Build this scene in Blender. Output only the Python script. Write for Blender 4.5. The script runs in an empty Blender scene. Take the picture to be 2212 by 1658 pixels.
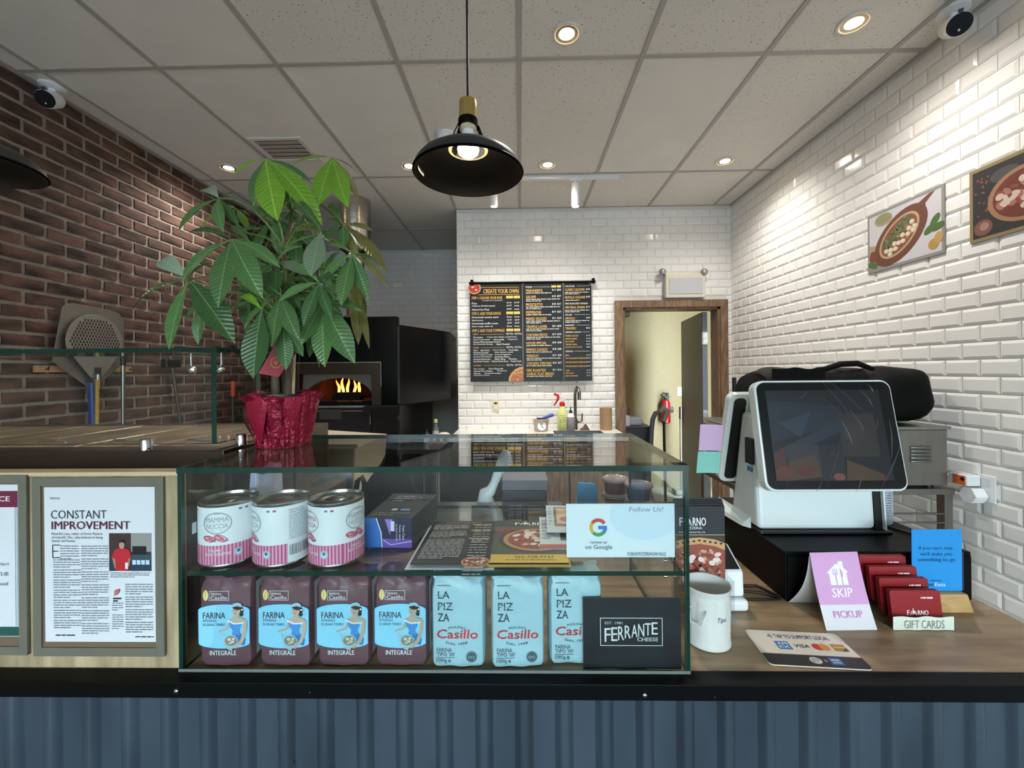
import bpy, math, random
from mathutils import Vector as V, Matrix
random.seed(7)
S = bpy.context.scene
C = S.collection
PI = math.pi
# ------------------------------------------------------------------ camera
F, CX, CY, YAW, ROLL = 904.1, 1106.0, 802.9, .01902, -.00919      # in pixels of the 2212x1658 frame
CAM = V((0, 0, 1.55))
R0 = V((math.cos(YAW), math.sin(YAW), 0)); F0 = V((-math.sin(YAW), math.cos(YAW), 0)); U0 = V((0, 0, 1))
RC = R0*math.cos(ROLL) + U0*math.sin(ROLL); UC = -R0*math.sin(ROLL) + U0*math.cos(ROLL)
cd = bpy.data.cameras.new('camera'); cam = bpy.data.objects.new('camera', cd); C.objects.link(cam)
cd.sensor_width = 36; cd.lens = F/2212*36; cd.shift_y = -(829-CY)/2212; cd.clip_start = .02
cam.matrix_world = Matrix(((RC.x, UC.x, -F0.x, CAM.x), (RC.y, UC.y, -F0.y, CAM.y), (RC.z, UC.z, -F0.z, CAM.z), (0, 0, 0, 1)))
S.camera = cam
# ------------------------------------------------------------------ daylight, exposure
S.view_settings.view_transform = 'Standard'; S.view_settings.look = 'None'
S.view_settings.gamma = 1; S.view_settings.use_curve_mapping = False
S.view_settings.exposure = 0.55
w = bpy.data.worlds.new('sky'); S.world = w; w.use_nodes = True
bg = w.node_tree.nodes['Background']; bg.inputs[0].default_value = (.70, .89, 1.0, 1); bg.inputs[1].default_value = 30.0
ld = bpy.data.lights.new('storefront_daylight', 'AREA'); ld.shape = 'RECTANGLE'; ld.size = 4.5; ld.size_y = 2.7
ld.cycles.is_portal = True
lo = bpy.data.objects.new('storefront_daylight', ld); C.objects.link(lo); lo.location = (-.27, -5.48, 1.53); lo.rotation_euler = (PI/2, 0, 0)

# ------------------------------------------------------------------ helpers
def ray(u, v): return RC*((u-CX)/F) + UC*((CY-v)/F) + F0
def pa(u, v, a, val):
    d = ray(u, v); return CAM + d*((val-CAM[a])/d[a])
def PX(u, v, x): return pa(u, v, 0, x)
def PY(u, v, y): return pa(u, v, 1, y)
def PZ(u, v, z): return pa(u, v, 2, z)
def proj(p):
    d = V(p)-CAM; k = d.dot(F0)
    return (CX+F*d.dot(RC)/k, CY-F*d.dot(UC)/k) if k > .02 else (-9e9, -9e9)
def lin(h):
    if isinstance(h, tuple): return h
    out = []
    for i in (0, 2, 4):
        c = int(h[i:i+2], 16)/255
        out.append(c/12.92 if c <= .04045 else ((c+.055)/1.055)**2.4)
    return tuple(out)
MATS = {}
def mat(name, col, rough=.5, metal=0., var=0., scale=25., bump=0., bscale=None, stretch=(1, 1, 1), coat=0., spec=.5, emit=0., alpha=None, trans=0., two=None, aniso=0.):
    if name in MATS: return MATS[name]
    m = bpy.data.materials.new(name); m.use_nodes = True; n = m.node_tree.nodes; L = m.node_tree.links
    b = n['Principled BSDF']; c = lin(col)
    b.inputs['Base Color'].default_value = (*c, 1); b.inputs['Roughness'].default_value = rough; b.inputs['Metallic'].default_value = metal
    b.inputs['Coat Weight'].default_value = coat; b.inputs['Specular IOR Level'].default_value = spec
    b.inputs['Transmission Weight'].default_value = trans
    if emit: b.inputs['Emission Color'].default_value = (*c, 1); b.inputs['Emission Strength'].default_value = emit
    if var or bump:
        tc = n.new('ShaderNodeTexCoord'); mp = n.new('ShaderNodeMapping'); mp.inputs['Scale'].default_value = stretch
        L.new(tc.outputs['Object'], mp.inputs['Vector'])
        oi = n.new('ShaderNodeObjectInfo'); mu = n.new('ShaderNodeMath'); mu.operation = 'MULTIPLY'; mu.inputs[1].default_value = 17.3
        L.new(oi.outputs['Random'], mu.inputs[0]); L.new(mu.outputs[0], mp.inputs['Location'])
        nz = n.new('ShaderNodeTexNoise'); nz.inputs['Scale'].default_value = scale; nz.inputs['Detail'].default_value = 5
        L.new(mp.outputs[0], nz.inputs['Vector'])
        if var:
            r = n.new('ShaderNodeValToRGB'); r.color_ramp.elements[0].position = .32; r.color_ramp.elements[1].position = .68
            c2 = lin(two) if two else c
            r.color_ramp.elements[0].color = (*[max(0, x*(1-var)) for x in c], 1)
            r.color_ramp.elements[1].color = (*[min(1, x*(1+var)) for x in c2], 1)
            L.new(nz.outputs['Fac'], r.inputs[0]); L.new(r.outputs[0], b.inputs['Base Color'])
        if bump:
            nb = nz
            if bscale:
                nb = n.new('ShaderNodeTexNoise'); nb.inputs['Scale'].default_value = bscale; nb.inputs['Detail'].default_value = 4; L.new(mp.outputs[0], nb.inputs['Vector'])
            bp = n.new('ShaderNodeBump'); bp.inputs['Strength'].default_value = bump; bp.inputs['Distance'].default_value = .004
            L.new(nb.outputs['Fac'], bp.inputs['Height']); L.new(bp.outputs[0], b.inputs['Normal'])
    MATS[name] = m; return m
def glass_mat(name, tint, refl=1.0, rough=0.0):
    if name in MATS: return MATS[name]
    m = bpy.data.materials.new(name); m.use_nodes = True; n = m.node_tree.nodes; L = m.node_tree.links
    n.remove(n['Principled BSDF']); o = n['Material Output']
    t = n.new('ShaderNodeBsdfTransparent'); t.inputs[0].default_value = (*tint, 1)
    g = n.new('ShaderNodeBsdfGlossy'); g.inputs['Roughness'].default_value = rough
    lw = n.new('ShaderNodeLayerWeight'); lw.inputs[0].default_value = .5
    p = n.new('ShaderNodeMath'); p.operation = 'POWER'; p.inputs[1].default_value = 5; L.new(lw.outputs['Facing'], p.inputs[0])
    q = n.new('ShaderNodeMath'); q.operation = 'MULTIPLY_ADD'; q.inputs[1].default_value = .96*refl; q.inputs[2].default_value = .04*refl; L.new(p.outputs[0], q.inputs[0])
    x = n.new('ShaderNodeMixShader'); L.new(q.outputs[0], x.inputs[0]); L.new(t.outputs[0], x.inputs[1]); L.new(g.outputs[0], x.inputs[2]); L.new(x.outputs[0], o.inputs[0])
    MATS[name] = m; return m
def ink(h):
    return mat('ink_'+h, h, .42)

class B:
    def __init__(s): s.v = []; s.f = []; s.m = []
    def add(s, vs, fs, mi=0):
        k = len(s.v); s.v += [tuple(x) for x in vs]; s.f += [tuple(i+k for i in f) for f in fs]; s.m += [mi]*len(fs); return s
    def box(s, x0, y0, z0, x1, y1, z1, mi=0, M=None):
        if x0 > x1: x0, x1 = x1, x0
        if y0 > y1: y0, y1 = y1, y0
        if z0 > z1: z0, z1 = z1, z0
        vs = [V((x, y, z)) for z in (z0, z1) for y in (y0, y1) for x in (x0, x1)]
        if M: vs = [M @ p for p in vs]
        return s.add(vs, [(0, 2, 3, 1), (4, 5, 7, 6), (0, 1, 5, 4), (2, 6, 7, 3), (0, 4, 6, 2), (1, 3, 7, 5)], mi)
    def hexa(s, a, b, mi=0):            # a: four bottom points, b: four top points, counter-clockwise seen from above
        return s.add(list(a)+list(b), [(3, 2, 1, 0), (4, 5, 6, 7), (0, 1, 5, 4), (1, 2, 6, 5), (2, 3, 7, 6), (3, 0, 4, 7)], mi)
    def prism(s, pts, d, mi=0):         # polygon of 3D points extruded by vector d
        n = len(pts); d = V(d); a = [V(p) for p in pts]
        return s.add(a+[p+d for p in a], [tuple(range(n))[::-1], tuple(range(n, 2*n))]+[(i, (i+1) % n, n+(i+1) % n, n+i) for i in range(n)], mi)
    def lathe(s, prof, n=24, c=(0, 0, 0), mi=0, M=None, cap=True):
        vs = []; fs = []; k = len(prof)
        for i in range(n):
            a = 2*PI*i/n
            for r, z in prof:
                p = V((r*math.cos(a), r*math.sin(a), z)); p = M @ p if M else p
                vs.append(p+V(c))
        for i in range(n):
            j = (i+1) % n
            for q in range(k-1): fs.append((i*k+q, j*k+q, j*k+q+1, i*k+q+1))
        if cap:
            if prof[0][0] > 1e-6: fs.append(tuple(i*k for i in range(n))[::-1])
            if prof[-1][0] > 1e-6: fs.append(tuple(i*k+k-1 for i in range(n)))
        return s.add(vs, fs, mi)
    def cyl(s, p0, p1, r0, r1=None, n=14, mi=0):
        return s.tube([p0, p1], [r0, r0 if r1 is None else r1], n, mi)
    def tube(s, pts, r, n=10, mi=0, cap=True):
        pts = [V(p) for p in pts]; rs = r if isinstance(r, (list, tuple)) else [r]*len(pts)
        vs = []; fs = []; up = None
        for i, p in enumerate(pts):
            t = (pts[min(i+1, len(pts)-1)]-pts[max(i-1, 0)]).normalized()
            if up is None: up = V((0, 0, 1)) if abs(t.z) < .9 else V((1, 0, 0))
            a = t.cross(up).normalized(); b2 = a.cross(t).normalized(); up = b2
            for k in range(n):
                an = 2*PI*k/n; vs.append(p+(a*math.cos(an)+b2*math.sin(an))*rs[i])
        for i in range(len(pts)-1):
            for k in range(n):
                j = (k+1) % n; fs.append((i*n+k, i*n+j, (i+1)*n+j, (i+1)*n+k))
        if cap: fs.append(tuple(range(n))[::-1]); fs.append(tuple(range((len(pts)-1)*n, len(pts)*n)))
        return s.add(vs, fs, mi)
    def ball(s, c, r, n=14, k=8, mi=0, sc=(1, 1, 1)):
        return s.lathe([(max(r*math.sin(PI*i/k), 0), -r*math.cos(PI*i/k)) for i in range(k+1)], n, c, mi, Matrix.Diagonal((*sc, 1)), cap=False)
    def grid(s, fn, nu, nv, mi=0):
        vs = [fn(i/nu, j/nv) for j in range(nv+1) for i in range(nu+1)]
        return s.add(vs, [(j*(nu+1)+i, j*(nu+1)+i+1, (j+1)*(nu+1)+i+1, (j+1)*(nu+1)+i) for j in range(nv) for i in range(nu)], mi)
    def mesh(s, name, mats, smooth=None):
        me = bpy.data.meshes.new(name); me.from_pydata(s.v, [], s.f); me.update()
        for m in (mats if isinstance(mats, (list, tuple)) else [mats]): me.materials.append(m)
        for p, k in zip(me.polygons, s.m): p.material_index = k
        if smooth is not None:
            for p in me.polygons: p.use_smooth = True
            me.set_sharp_from_angle(angle=math.radians(smooth))
        return me
def root(o):
    while o.parent: o = o.parent
    return o
def tag(o, label=None, cat=None, group=None, kind=None):
    if label: o['label'] = label
    if cat: o['category'] = cat
    if group: o['group'] = group
    if kind: o['kind'] = kind
    return o
def thing(name, label, cat, loc=(0, 0, 0), rz=0, group=None):
    o = bpy.data.objects.new(name, None); o.empty_display_size = .05; C.objects.link(o); o.location = loc; o.rotation_euler = (0, 0, rz)
    return tag(o, label, cat, group)
def part(name, b, m, parent=None, smooth=None, bevel=0, local=False, seg=2, label=None):
    """mesh object; coordinates are world unless local, and are moved into the frame of the thing it belongs to"""
    me = b if isinstance(b, bpy.types.Mesh) else None
    if me is None:
        if parent and not local:
            l = root(parent).location; b.v = [(x-l.x, y-l.y, z-l.z) for x, y, z in b.v]
        me = b.mesh(name, m, smooth)
    o = bpy.data.objects.new(name, me); C.objects.link(o)
    if parent: o.parent = parent
    if bevel:
        md = o.modifiers.new('bevel', 'BEVEL'); md.width = bevel; md.segments = seg; md.limit_method = 'ANGLE'; md.angle_limit = math.radians(40)
        md.harden_normals = False
    if label: o['label'] = label
    return o
def single(name, b, m, label, cat, group=None, **k):
    """a thing that is one mesh, origin at its base"""
    xs = [p[0] for p in b.v]; ys = [p[1] for p in b.v]; zs = [p[2] for p in b.v]
    c = ((min(xs)+max(xs))/2, (min(ys)+max(ys))/2, min(zs))
    b.v = [(x-c[0], y-c[1], z-c[2]) for x, y, z in b.v]
    o = part(name, b, m, None, **k); o.location = c
    return tag(o, label, cat, group)
def struct(name, b, m, parent=None, **k):
    o = part(name, b, m, parent, **k)
    if not parent: o['kind'] = 'structure'
    return o
def dup(o, loc=None, rz=None, label=None, parent=None):
    c = o.copy(); C.objects.link(c); c.parent = parent
    if loc is not None: c.location = loc
    if rz is not None: c.rotation_euler = (0, 0, rz)
    if label: c['label'] = label
    for ch in list(o.children): dup(ch, parent=c)
    return c
# flat print: shapes and lettering laid on a surface
TXT = {}
def glyphs(s, bold):
    k = (s, bold)
    if k not in TXT:
        cu = bpy.data.curves.new('t', 'FONT'); cu.body = s; cu.size = 1; cu.offset = bold; cu.resolution_u = 2; cu.dimensions = '2D'; cu.fill_mode = 'FRONT'
        ob = bpy.data.objects.new('t', cu); me = bpy.data.meshes.new_from_object(ob)
        vs = [(v.co.x, v.co.y) for v in me.vertices]; fs = [tuple(p.vertices) for p in me.polygons]
        bpy.data.objects.remove(ob); bpy.data.curves.remove(cu); bpy.data.meshes.remove(me)
        xs = [p[0] for p in vs] or [0, 1]; ys = [p[1] for p in vs] or [0, 1]
        TXT[k] = (vs, fs, min(xs), max(xs), min(ys), max(ys))
    return TXT[k]
class Print:
    """coordinates: x right, y DOWN, any unit; fn(x, y, h) gives the 3D point, h metres proud of the sheet"""
    def __init__(s): s.v = []; s.f = []; s.m = []; s.cols = []; s.n = 0
    def _put(s, vs, fs, col, layer):
        if col not in s.cols: s.cols.append(col)
        s.n += 1; k = len(s.v); s.v += [(x, y, layer, s.n % 16) for x, y in vs]; s.f += [tuple(i+k for i in f) for f in fs]; s.m += [s.cols.index(col)]*len(fs); return s
    def poly(s, pts, col, layer=1): return s._put(pts, [tuple(range(len(pts)))], col, layer)
    def rect(s, x0, y0, x1, y1, col, layer=1, nx=1, ny=1):
        vs = [(x0+(x1-x0)*i/nx, y0+(y1-y0)*j/ny) for j in range(ny+1) for i in range(nx+1)]
        return s._put(vs, [(j*(nx+1)+i, j*(nx+1)+i+1, (j+1)*(nx+1)+i+1, (j+1)*(nx+1)+i) for j in range(ny) for i in range(nx)], col, layer)
    def ell(s, cx, cy, rx, ry, col, layer=1, n=24, rot=0, a0=0, a1=2*PI):
        c, q = math.cos(rot), math.sin(rot); vs = []
        full = a1-a0 > 6.28
        for i in range(n if full else n+1):
            a = a0+(a1-a0)*i/n; x, y = rx*math.cos(a), ry*math.sin(a); vs.append((cx+x*c-y*q, cy+x*q+y*c))
        return s.poly(vs, col, layer)
    def ring(s, cx, cy, rx, ry, t, col, layer=1, n=32, a0=0, a1=2*PI):
        vs = []; fs = []
        for i in range(n+1):
            a = a0+(a1-a0)*i/n
            vs += [(cx+rx*math.cos(a), cy+ry*math.sin(a)), (cx+(rx-t)*math.cos(a), cy+(ry-t)*math.sin(a))]
            if i: fs.append((2*i-2, 2*i-1, 2*i+1, 2*i))
        return s._put(vs, fs, col, layer)
    def frame(s, x0, y0, x1, y1, t, col, layer=1):
        s.rect(x0, y0, x1, y0+t, col, layer); s.rect(x0, y1-t, x1, y1, col, layer); s.rect(x0, y0+t, x0+t, y1-t, col, layer); return s.rect(x1-t, y0+t, x1, y1-t, col, layer)
    def line(s, pts, t, col, layer=1):
        for (x0, y0), (x1, y1) in zip(pts, pts[1:]):
            d = math.hypot(x1-x0, y1-y0) or 1; nx, ny = -(y1-y0)/d*t/2, (x1-x0)/d*t/2
            s.poly([(x0+nx, y0+ny), (x1+nx, y1+ny), (x1-nx, y1-ny), (x0-nx, y0-ny)], col, layer)
        return s
    def text(s, t, x0, y0, x1, y1, col, layer=2, bold=.004, shear=0, rot=0, arch=0):
        if bold > .014:
            e = (x1-x0)/max(1, len(t))*.035*(bold/.02)
            for q in range(3): s.text(t, x0+e*q/2, y0, x1-e*(1-q/2), y1, col, layer, 0, shear, rot, arch)
            return s
        vs, fs, a, b, c, d = glyphs(t, min(bold, 0)); out = []
        cx, cy = (x0+x1)/2, (y0+y1)/2; co, si = math.cos(rot), math.sin(rot)
        for x, y in vs:
            qx = (x-a)/(b-a or 1); qy = (d-y)/(d-c or 1)
            X = x0+qx*(x1-x0)+shear*(1-qy)*(y1-y0); Y = y0+qy*(y1-y0)+arch*4*(qx-.5)**2
            if rot: X, Y = cx+(X-cx)*co-(Y-cy)*si, cy+(X-cx)*si+(Y-cy)*co
            out.append((X, Y))
        return s._put(out, fs, col, layer)
    def para(s, x0, y0, x1, rows, dy, t, col, layer=2, seed=1, last=.6):      # unreadable small print: rows of word-long strokes
        rn = random.Random(seed)
        for r in range(rows):
            y = y0+r*dy; x = x0; end = x0+(x1-x0)*(last if r == rows-1 else 1)
            while x < end:
                wd = min(rn.uniform(1.5, 6)*t*1.3, end-x)
                if wd > t*.5: s.rect(x, y, x+wd, y+t, col, layer)
                x += wd+t*.9
        return s
    def build(s, name, parent, fn, local=False, eps=.00025, label=None):
        eps = max(eps, .0002); b = B(); b.v = [tuple(fn(x, y, .0003+eps*l+1.25e-5*k)) for x, y, l, k in s.v]; b.f = s.f; b.m = s.m
        return part(name, b, [ink(c) for c in s.cols], parent, local=local, label=label)
def plane_fn(o, ex, ey, px0, py0, px1, py1, W, H):
    """print window (px0..px1, py0..py1) -> W x H metre sheet; o top-left corner, ex right, ey down"""
    o = V(o); ex = V(ex).normalized(); ey = V(ey).normalized(); n = ey.cross(ex).normalized()
    return lambda x, y, h: o+ex*((x-px0)/(px1-px0)*W)+ey*((y-py0)/(py1-py0)*H)+n*h
# ------------------------------------------------------------------ the room
XL, XR, YB, YF, ZC, XC = -2.56, 2.01, 4.0, 5.3, 3.11, -.595
m_tile = mat('white_glazed_tile', 'e9e7e3', .14, var=.03, scale=3)
m_grout = mat('white_grout', 'd8d5d0', .7, var=.05, scale=40)
m_brick = mat('red_brown_brick', '2f211c', .85, var=.3, scale=9, two='5e4338', bump=.7, bscale=60, stretch=(.6, 1.5, 1))
m_mortar = mat('grey_brown_mortar', '8f8479', .95, var=.15, scale=60, bump=.5)
m_wood = mat('oak_laminate', '8a7052', .38, var=.18, scale=6, two='9b8162', bump=.08, bscale=40, stretch=(1, 7, 7))
m_palewood = mat('pale_oak_laminate', '9c8a6b', .45, var=.2, scale=7, two='ab9a7a', bump=.08, stretch=(7, 7, 1))
m_frame = mat('brown_door_wood', '70563f', .45, var=.25, scale=8, two='80664c', stretch=(6, 6, 1))
m_black = mat('black_metal', '060607', .5, var=.1, spec=.1)
m_blackp = mat('black_plastic', '0d0d0f', .4)
m_steel = mat('stainless_steel', '9b9a98', .28, 1.0, var=.06, scale=6, stretch=(1, 30, 30))
m_chrome = mat('chrome', 'd8d8d8', .06, 1.0)
m_white = mat('white_plastic', 'e4e6e6', .3)
m_greenedge = mat('green_glass_edge', '0c3329', .1, spec=.45)
m_glass = glass_mat('clear_glass', (.95, .975, .965))
m_acrylic = glass_mat('clear_acrylic', (.97, .98, .98))
m_paper = mat('white_paper', 'cfd4d6', .6)
m_floor = mat('grey_floor_tile', 'c2bbb0', .45, var=.12, scale=5)
m_ceil = mat('ceiling_panel_plain', 'e0dcd5', .9, var=.03, scale=4, bump=.15, bscale=300)
m_grid = mat('ceiling_grid_metal', 'aca7a0', .5)
m_cream = mat('cream_wall_paint', '93805c', .6, var=.04)
m_grey = mat('grey_door_paint', '716c66', .4)
m_plaster = mat('pale_plaster', 'b9b4ad', .8, var=.05)
m_emit = mat('warm_lamp_lens', 'ffd9a0', .3, emit=40)
# fissured ceiling board
m_fiss = mat('ceiling_panel_fissured', 'ddd8d0', .9, bump=.1, bscale=250)
n = m_fiss.node_tree.nodes; L = m_fiss.node_tree.links
tc = n.new('ShaderNodeTexCoord'); nz = n.new('ShaderNodeTexNoise'); nz.inputs['Scale'].default_value = 30; mx = n.new('ShaderNodeMix'); mx.data_type = 'VECTOR'; mx.inputs[0].default_value = .02
L.new(tc.outputs['Object'], nz.inputs['Vector']); L.new(tc.outputs['Object'], mx.inputs[4]); L.new(nz.outputs['Color'], mx.inputs[5])
vo = n.new('ShaderNodeTexVoronoi'); vo.inputs['Scale'].default_value = 88; L.new(mx.outputs[1], vo.inputs['Vector'])
wn = n.new('ShaderNodeTexWhiteNoise'); L.new(vo.outputs['Position'], wn.inputs['Vector'])
ml = n.new('ShaderNodeMath'); ml.operation = 'MULTIPLY'; ml.inputs[1].default_value = .24; L.new(wn.outputs['Value'], ml.inputs[0])
lt = n.new('ShaderNodeMath'); lt.operation = 'LESS_THAN'; L.new(vo.outputs['Distance'], lt.inputs[0]); L.new(ml.outputs[0], lt.inputs[1])
mc = n.new('ShaderNodeMix'); mc.data_type = 'RGBA'; mc.inputs[6].default_value = (*lin('ddd8d0'), 1); mc.inputs[7].default_value = (*lin('6f675c'), 1)
L.new(lt.outputs[0], mc.inputs[0]); L.new(mc.outputs[2], n['Principled BSDF'].inputs['Base Color'])

floor = struct('floor', B().box(XL-.1, -5.55, -.1, 2.75, .9, 0), mat('dark_slate_floor', '3d3a37', .85, var=.15, scale=4, spec=.1))
struct('floor_kitchen', B().box(XL-.1, .9, -.1, 2.75, 5.8, 0), m_floor)
# left brick wall
wl = struct('wall_left', B().box(XL-.15, -5.55, 0, XL, YF+.1, ZC+.2), m_mortar)
wr = struct('wall_right', B().box(XR, -5.55, 0, XR+.15, YB+.1, ZC+.2), m_grout)
wb = B()
DX0, DX1, DZ = .974, 1.883, 2.144          # door opening
wb.box(XC, YB, 0, DX0, YB+.12, ZC+.2); wb.box(DX0, YB, DZ, DX1, YB+.12, ZC+.2); wb.box(DX1, YB, 0, XR+.15, YB+.12, ZC+.2)
wback = struct('wall_back', wb, m_grout)
struct('wall_return', B().box(XC, YB+.12, 0, XC+.12, YF+.1, ZC+.2), m_plaster)
wf = struct('wall_far', B().box(XL-.15, YF, 0, XC+.1, YF+.12, ZC+.2), m_grout)
# back room behind the door
struct('wall_back_room', B().box(.55, 5.6, 0, 2.7, 5.7, 2.8).box(.5, YB+.12, 0, .6, 5.7, 2.8).box(2.6, YB+.12, 0, 2.7, 5.7, 2.8).box(.5, YB+.12, 2.7, 2.7, 5.7, 2.8), m_cream)

def place_pieces(wall, name, cells, mk, maxn, mats):
    """cells: list of (matrix, centre, size); the largest in view become single pieces, the rest one mesh"""
    sc = []
    for c in cells:
        u, v = proj(c[1]); inn = -40 < u < 2252 and -40 < v < 1700
        d = (V(c[1])-CAM).length
        sc.append((0 if inn else 1, d, c))
    sc.sort(key=lambda t: (t[0], t[1]))
    ms = mk()
    rest = B()
    for i, (o, d, c) in enumerate(sc):
        me = ms[i % len(ms)]
        if o == 0 and i < maxn:
            p = bpy.data.objects.new(name, me); C.objects.link(p); p.parent = wall; p.matrix_local = c[0]
        else:
            rest.add([c[0] @ x.co for x in me.vertices], [tuple(q.vertices) for q in me.polygons])
    if rest.v:
        o = part(name+'_field', rest, mats, wall, local=True); o['kind'] = 'stuff'
def frustum(w, h, bev, t):
    b = B(); a, c = w/2, h/2
    b.add([(-a, -c, 0), (a, -c, 0), (a, c, 0), (-a, c, 0), (-a, -c, t*.35), (a, -c, t*.35), (a, c, t*.35), (-a, c, t*.35), (-a+bev, -c+bev, t), (a-bev, -c+bev, t), (a-bev, c-bev, t), (-a+bev, c-bev, t)],
          [(0, 1, 5, 4), (1, 2, 6, 5), (2, 3, 7, 6), (3, 0, 4, 7), (4, 5, 9, 8), (5, 6, 10, 9), (6, 7, 11, 10), (7, 4, 8, 11), (8, 9, 10, 11)])
    return b
TW, TH = .1505, .0752
def tile_meshes(): return [frustum(TW-.0025, TH-.0025, .0125, .0075).mesh('bevelled_tile', m_tile)]
def tile_cells(o, ex, nrm, s0, s1, z0, z1, ztop, skip=None, off=0):
    """running bond of tiles along direction ex from s0 to s1, courses counted down from ztop"""
    cells = []; ex = V(ex); nrm = V(nrm); k = 0; z = ztop
    while z > z0+.01:
        zb = max(z-TH, z0); s = s0-(TW/2 if k % 2 else 0)-off
        while s < s1-.004:
            a, b = max(s, s0), min(s+TW, s1); s += TW
            if b-a < .02 or zb > z1: continue
            segs = [(a, b)]
            if skip and zb < skip[3] and z > skip[2]:
                segs = [(p, q) for p, q in ((a, min(b, skip[0])), (max(a, skip[1]), b)) if q-p > .02]
            for p, q in segs:
                c = V(o)+ex*((p+q)/2); c.z = (z+zb)/2
                M = Matrix(((ex.x*(q-p)/TW, 0, nrm.x, c.x), (ex.y*(q-p)/TW, 0, nrm.y, c.y), (0, (z-zb)/TH, 0, c.z), (0, 0, 0, 1)))
                cells.append((M, c))
        z -= TH; k += 1
    return cells
place_pieces(wr, 'tile', tile_cells((XR, 0, 0), (0, 1, 0), (-1, 0, 0), 1.0, YB, .35, ZC, ZC-.02, off=.04), tile_meshes, 300, m_tile)
place_pieces(wback, 'tile', tile_cells((0, YB, 0), (1, 0, 0), (0, -1, 0), XC, XR, .9, ZC, ZC-.03, skip=(.905, 1.952, 0, 2.212)), tile_meshes, 300, m_tile)
place_pieces(wf, 'tile', tile_cells((0, YF, 0), (1, 0, 0), (0, -1, 0), -2.0, XC, 1.4, ZC, ZC-.03), tile_meshes, 300, m_tile)
BW, BH = .206, .0736
def brick_meshes():
    out = []
    for k in range(5):
        rn = random.Random(k); b = B()
        w, h = BW-.021, BH-.0185
        def fn(i, j):
            e = i in (0, 1) or j in (0, 1)
            return ((i-.5)*w+rn.uniform(-.0025, .0025), (j-.5)*h+rn.uniform(-.002, .002), .009+rn.uniform(-.0012, .0012)-(.003 if e else 0))
        b.grid(fn, 5, 3)
        n0 = len(b.v); ring = [0, 1, 2, 3, 4, 5, 11, 17, 23, 22, 21, 20, 19, 18, 12, 6]
        b.v += [(b.v[i][0], b.v[i][1], -.002) for i in ring]
        b.f += [(n0+i, n0+(i+1) % 16, ring[(i+1) % 16], ring[i]) for i in range(16)]; b.m += [0]*16
        out.append(b.mesh('brick', m_brick, 50))
    return out
cells = []; k = 0; z = ZC-.012
while z > .75:
    s = 1.75-(BW/2 if k % 2 else 0)+.05
    while s < YF:
        c = V((XL, s+BW/2, z-BH/2)); sx = 1.0
        cells.append((Matrix(((0, 0, 1, c.x), (1, 0, 0, c.y), (0, 1, 0, c.z), (0, 0, 0, 1))), c)); s += BW
    z -= BH; k += 1
cells = [c for c in cells if c[1].y+BW/2 < YF+.05]
place_pieces(wl, 'brick', cells, brick_meshes, 300, m_brick)

# suspended ceiling
ce = struct('ceiling', B().box(XL-.15, -5.55, ZC+.02, 2.75, 5.8, ZC+.25), m_plaster)
GX = [.0115+.61*k for k in range(-4, 4)]; GY = [2.088+1.22*k for k in range(-6, 3)]
xs = [XL]+GX+[XR]; ys = [-5.55]+[y for y in GY if y > -5.5]+[YF]
fis = {(0, 3): 0, (1, 3): 0}
for j in range(len(ys)-1):
    for i in range(len(xs)-1):
        if xs[i+1]-xs[i] < .05: continue
        y1 = ys[j+1]
        if xs[i] >= XC-.1 and ys[j] >= YB: continue
        if xs[i] >= XC+.05: y1 = min(y1, YB)
        b = B().box(xs[i]+.004, ys[j]+.004, ZC, xs[i+1]-.004, y1-.004, ZC+.015)
        near = ys[j] < 2.0
        f = i >= 3
        if near and i <= 2: f = False
        if not near and ys[j] < 3 and (i in (3, 6)): f = False
        o = part('ceiling_panel', b, m_fiss if f else m_ceil, ce)
for x in GX:
    y1 = YF if x < XC else YB
    part('grid_bar', B().box(x-.012, -5.55, ZC-.006, x+.012, y1, ZC+.008), m_grid, ce)
for y in GY:
    if y > -5.5: part('grid_bar', B().box(XL, y-.012, ZC-.005, XR if y < YB else XC, y+.012, ZC+.008), m_grid, ce)
for x in (XL, XR-.02): part('grid_edge', B().box(x, -5.55, ZC-.004, x+.02, YB, ZC+.008), m_grid, ce)
part('grid_edge', B().box(XC, YB-.02, ZC-.004, XR, YB, ZC+.008), m_grid, ce)

# door: casing, jamb, open slab
tr = B()
tr.box(.905, YB-.05, 0, DX0, YB-.003, 2.212); tr.box(DX1, YB-.05, 0, 1.952, YB-.003, 2.212); tr.box(DX0, YB-.05, DZ, DX1, YB-.003, 2.212)
t1 = struct('trim_1', tr, m_frame, bevel=.003)
part('jamb', B().box(DX0, YB-.03, 0, DX0+.02, YB+.12, DZ), m_frame, t1)
part('jamb', B().box(DX1-.02, YB-.03, 0, DX1, YB+.12, DZ), m_frame, t1)
part('head_jamb', B().box(DX0, YB-.03, DZ-.02, DX1, YB+.12, DZ), m_frame, t1)
d1 = bpy.data.objects.new('door_1', None); C.objects.link(d1); d1['kind'] = 'structure'; d1.location = (1.835, 4.13, 0); d1.rotation_euler = (0, 0, math.radians(82))
part('door_leaf', B().box(0, 0, .01, .86, .045, 2.12), m_grey, d1, local=True)
part('door_edge', B().box(-.004, 0, .01, 0, .045, 2.12), mat('pale_blue_grey_edge', '8a94a4', .4), d1, local=True)
part('lever_plate', B().box(.79, .046, .92, .83, .052, 1.12), m_chrome, d1, local=True)
for z in (1.86, 1.1):
    part('hinge', B().box(-.012, .0, z-.06, -.005, .045, z+.06).cyl((-.012, .05, z-.06), (-.012, .05, z+.06), .008), m_chrome, d1, local=True)
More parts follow.
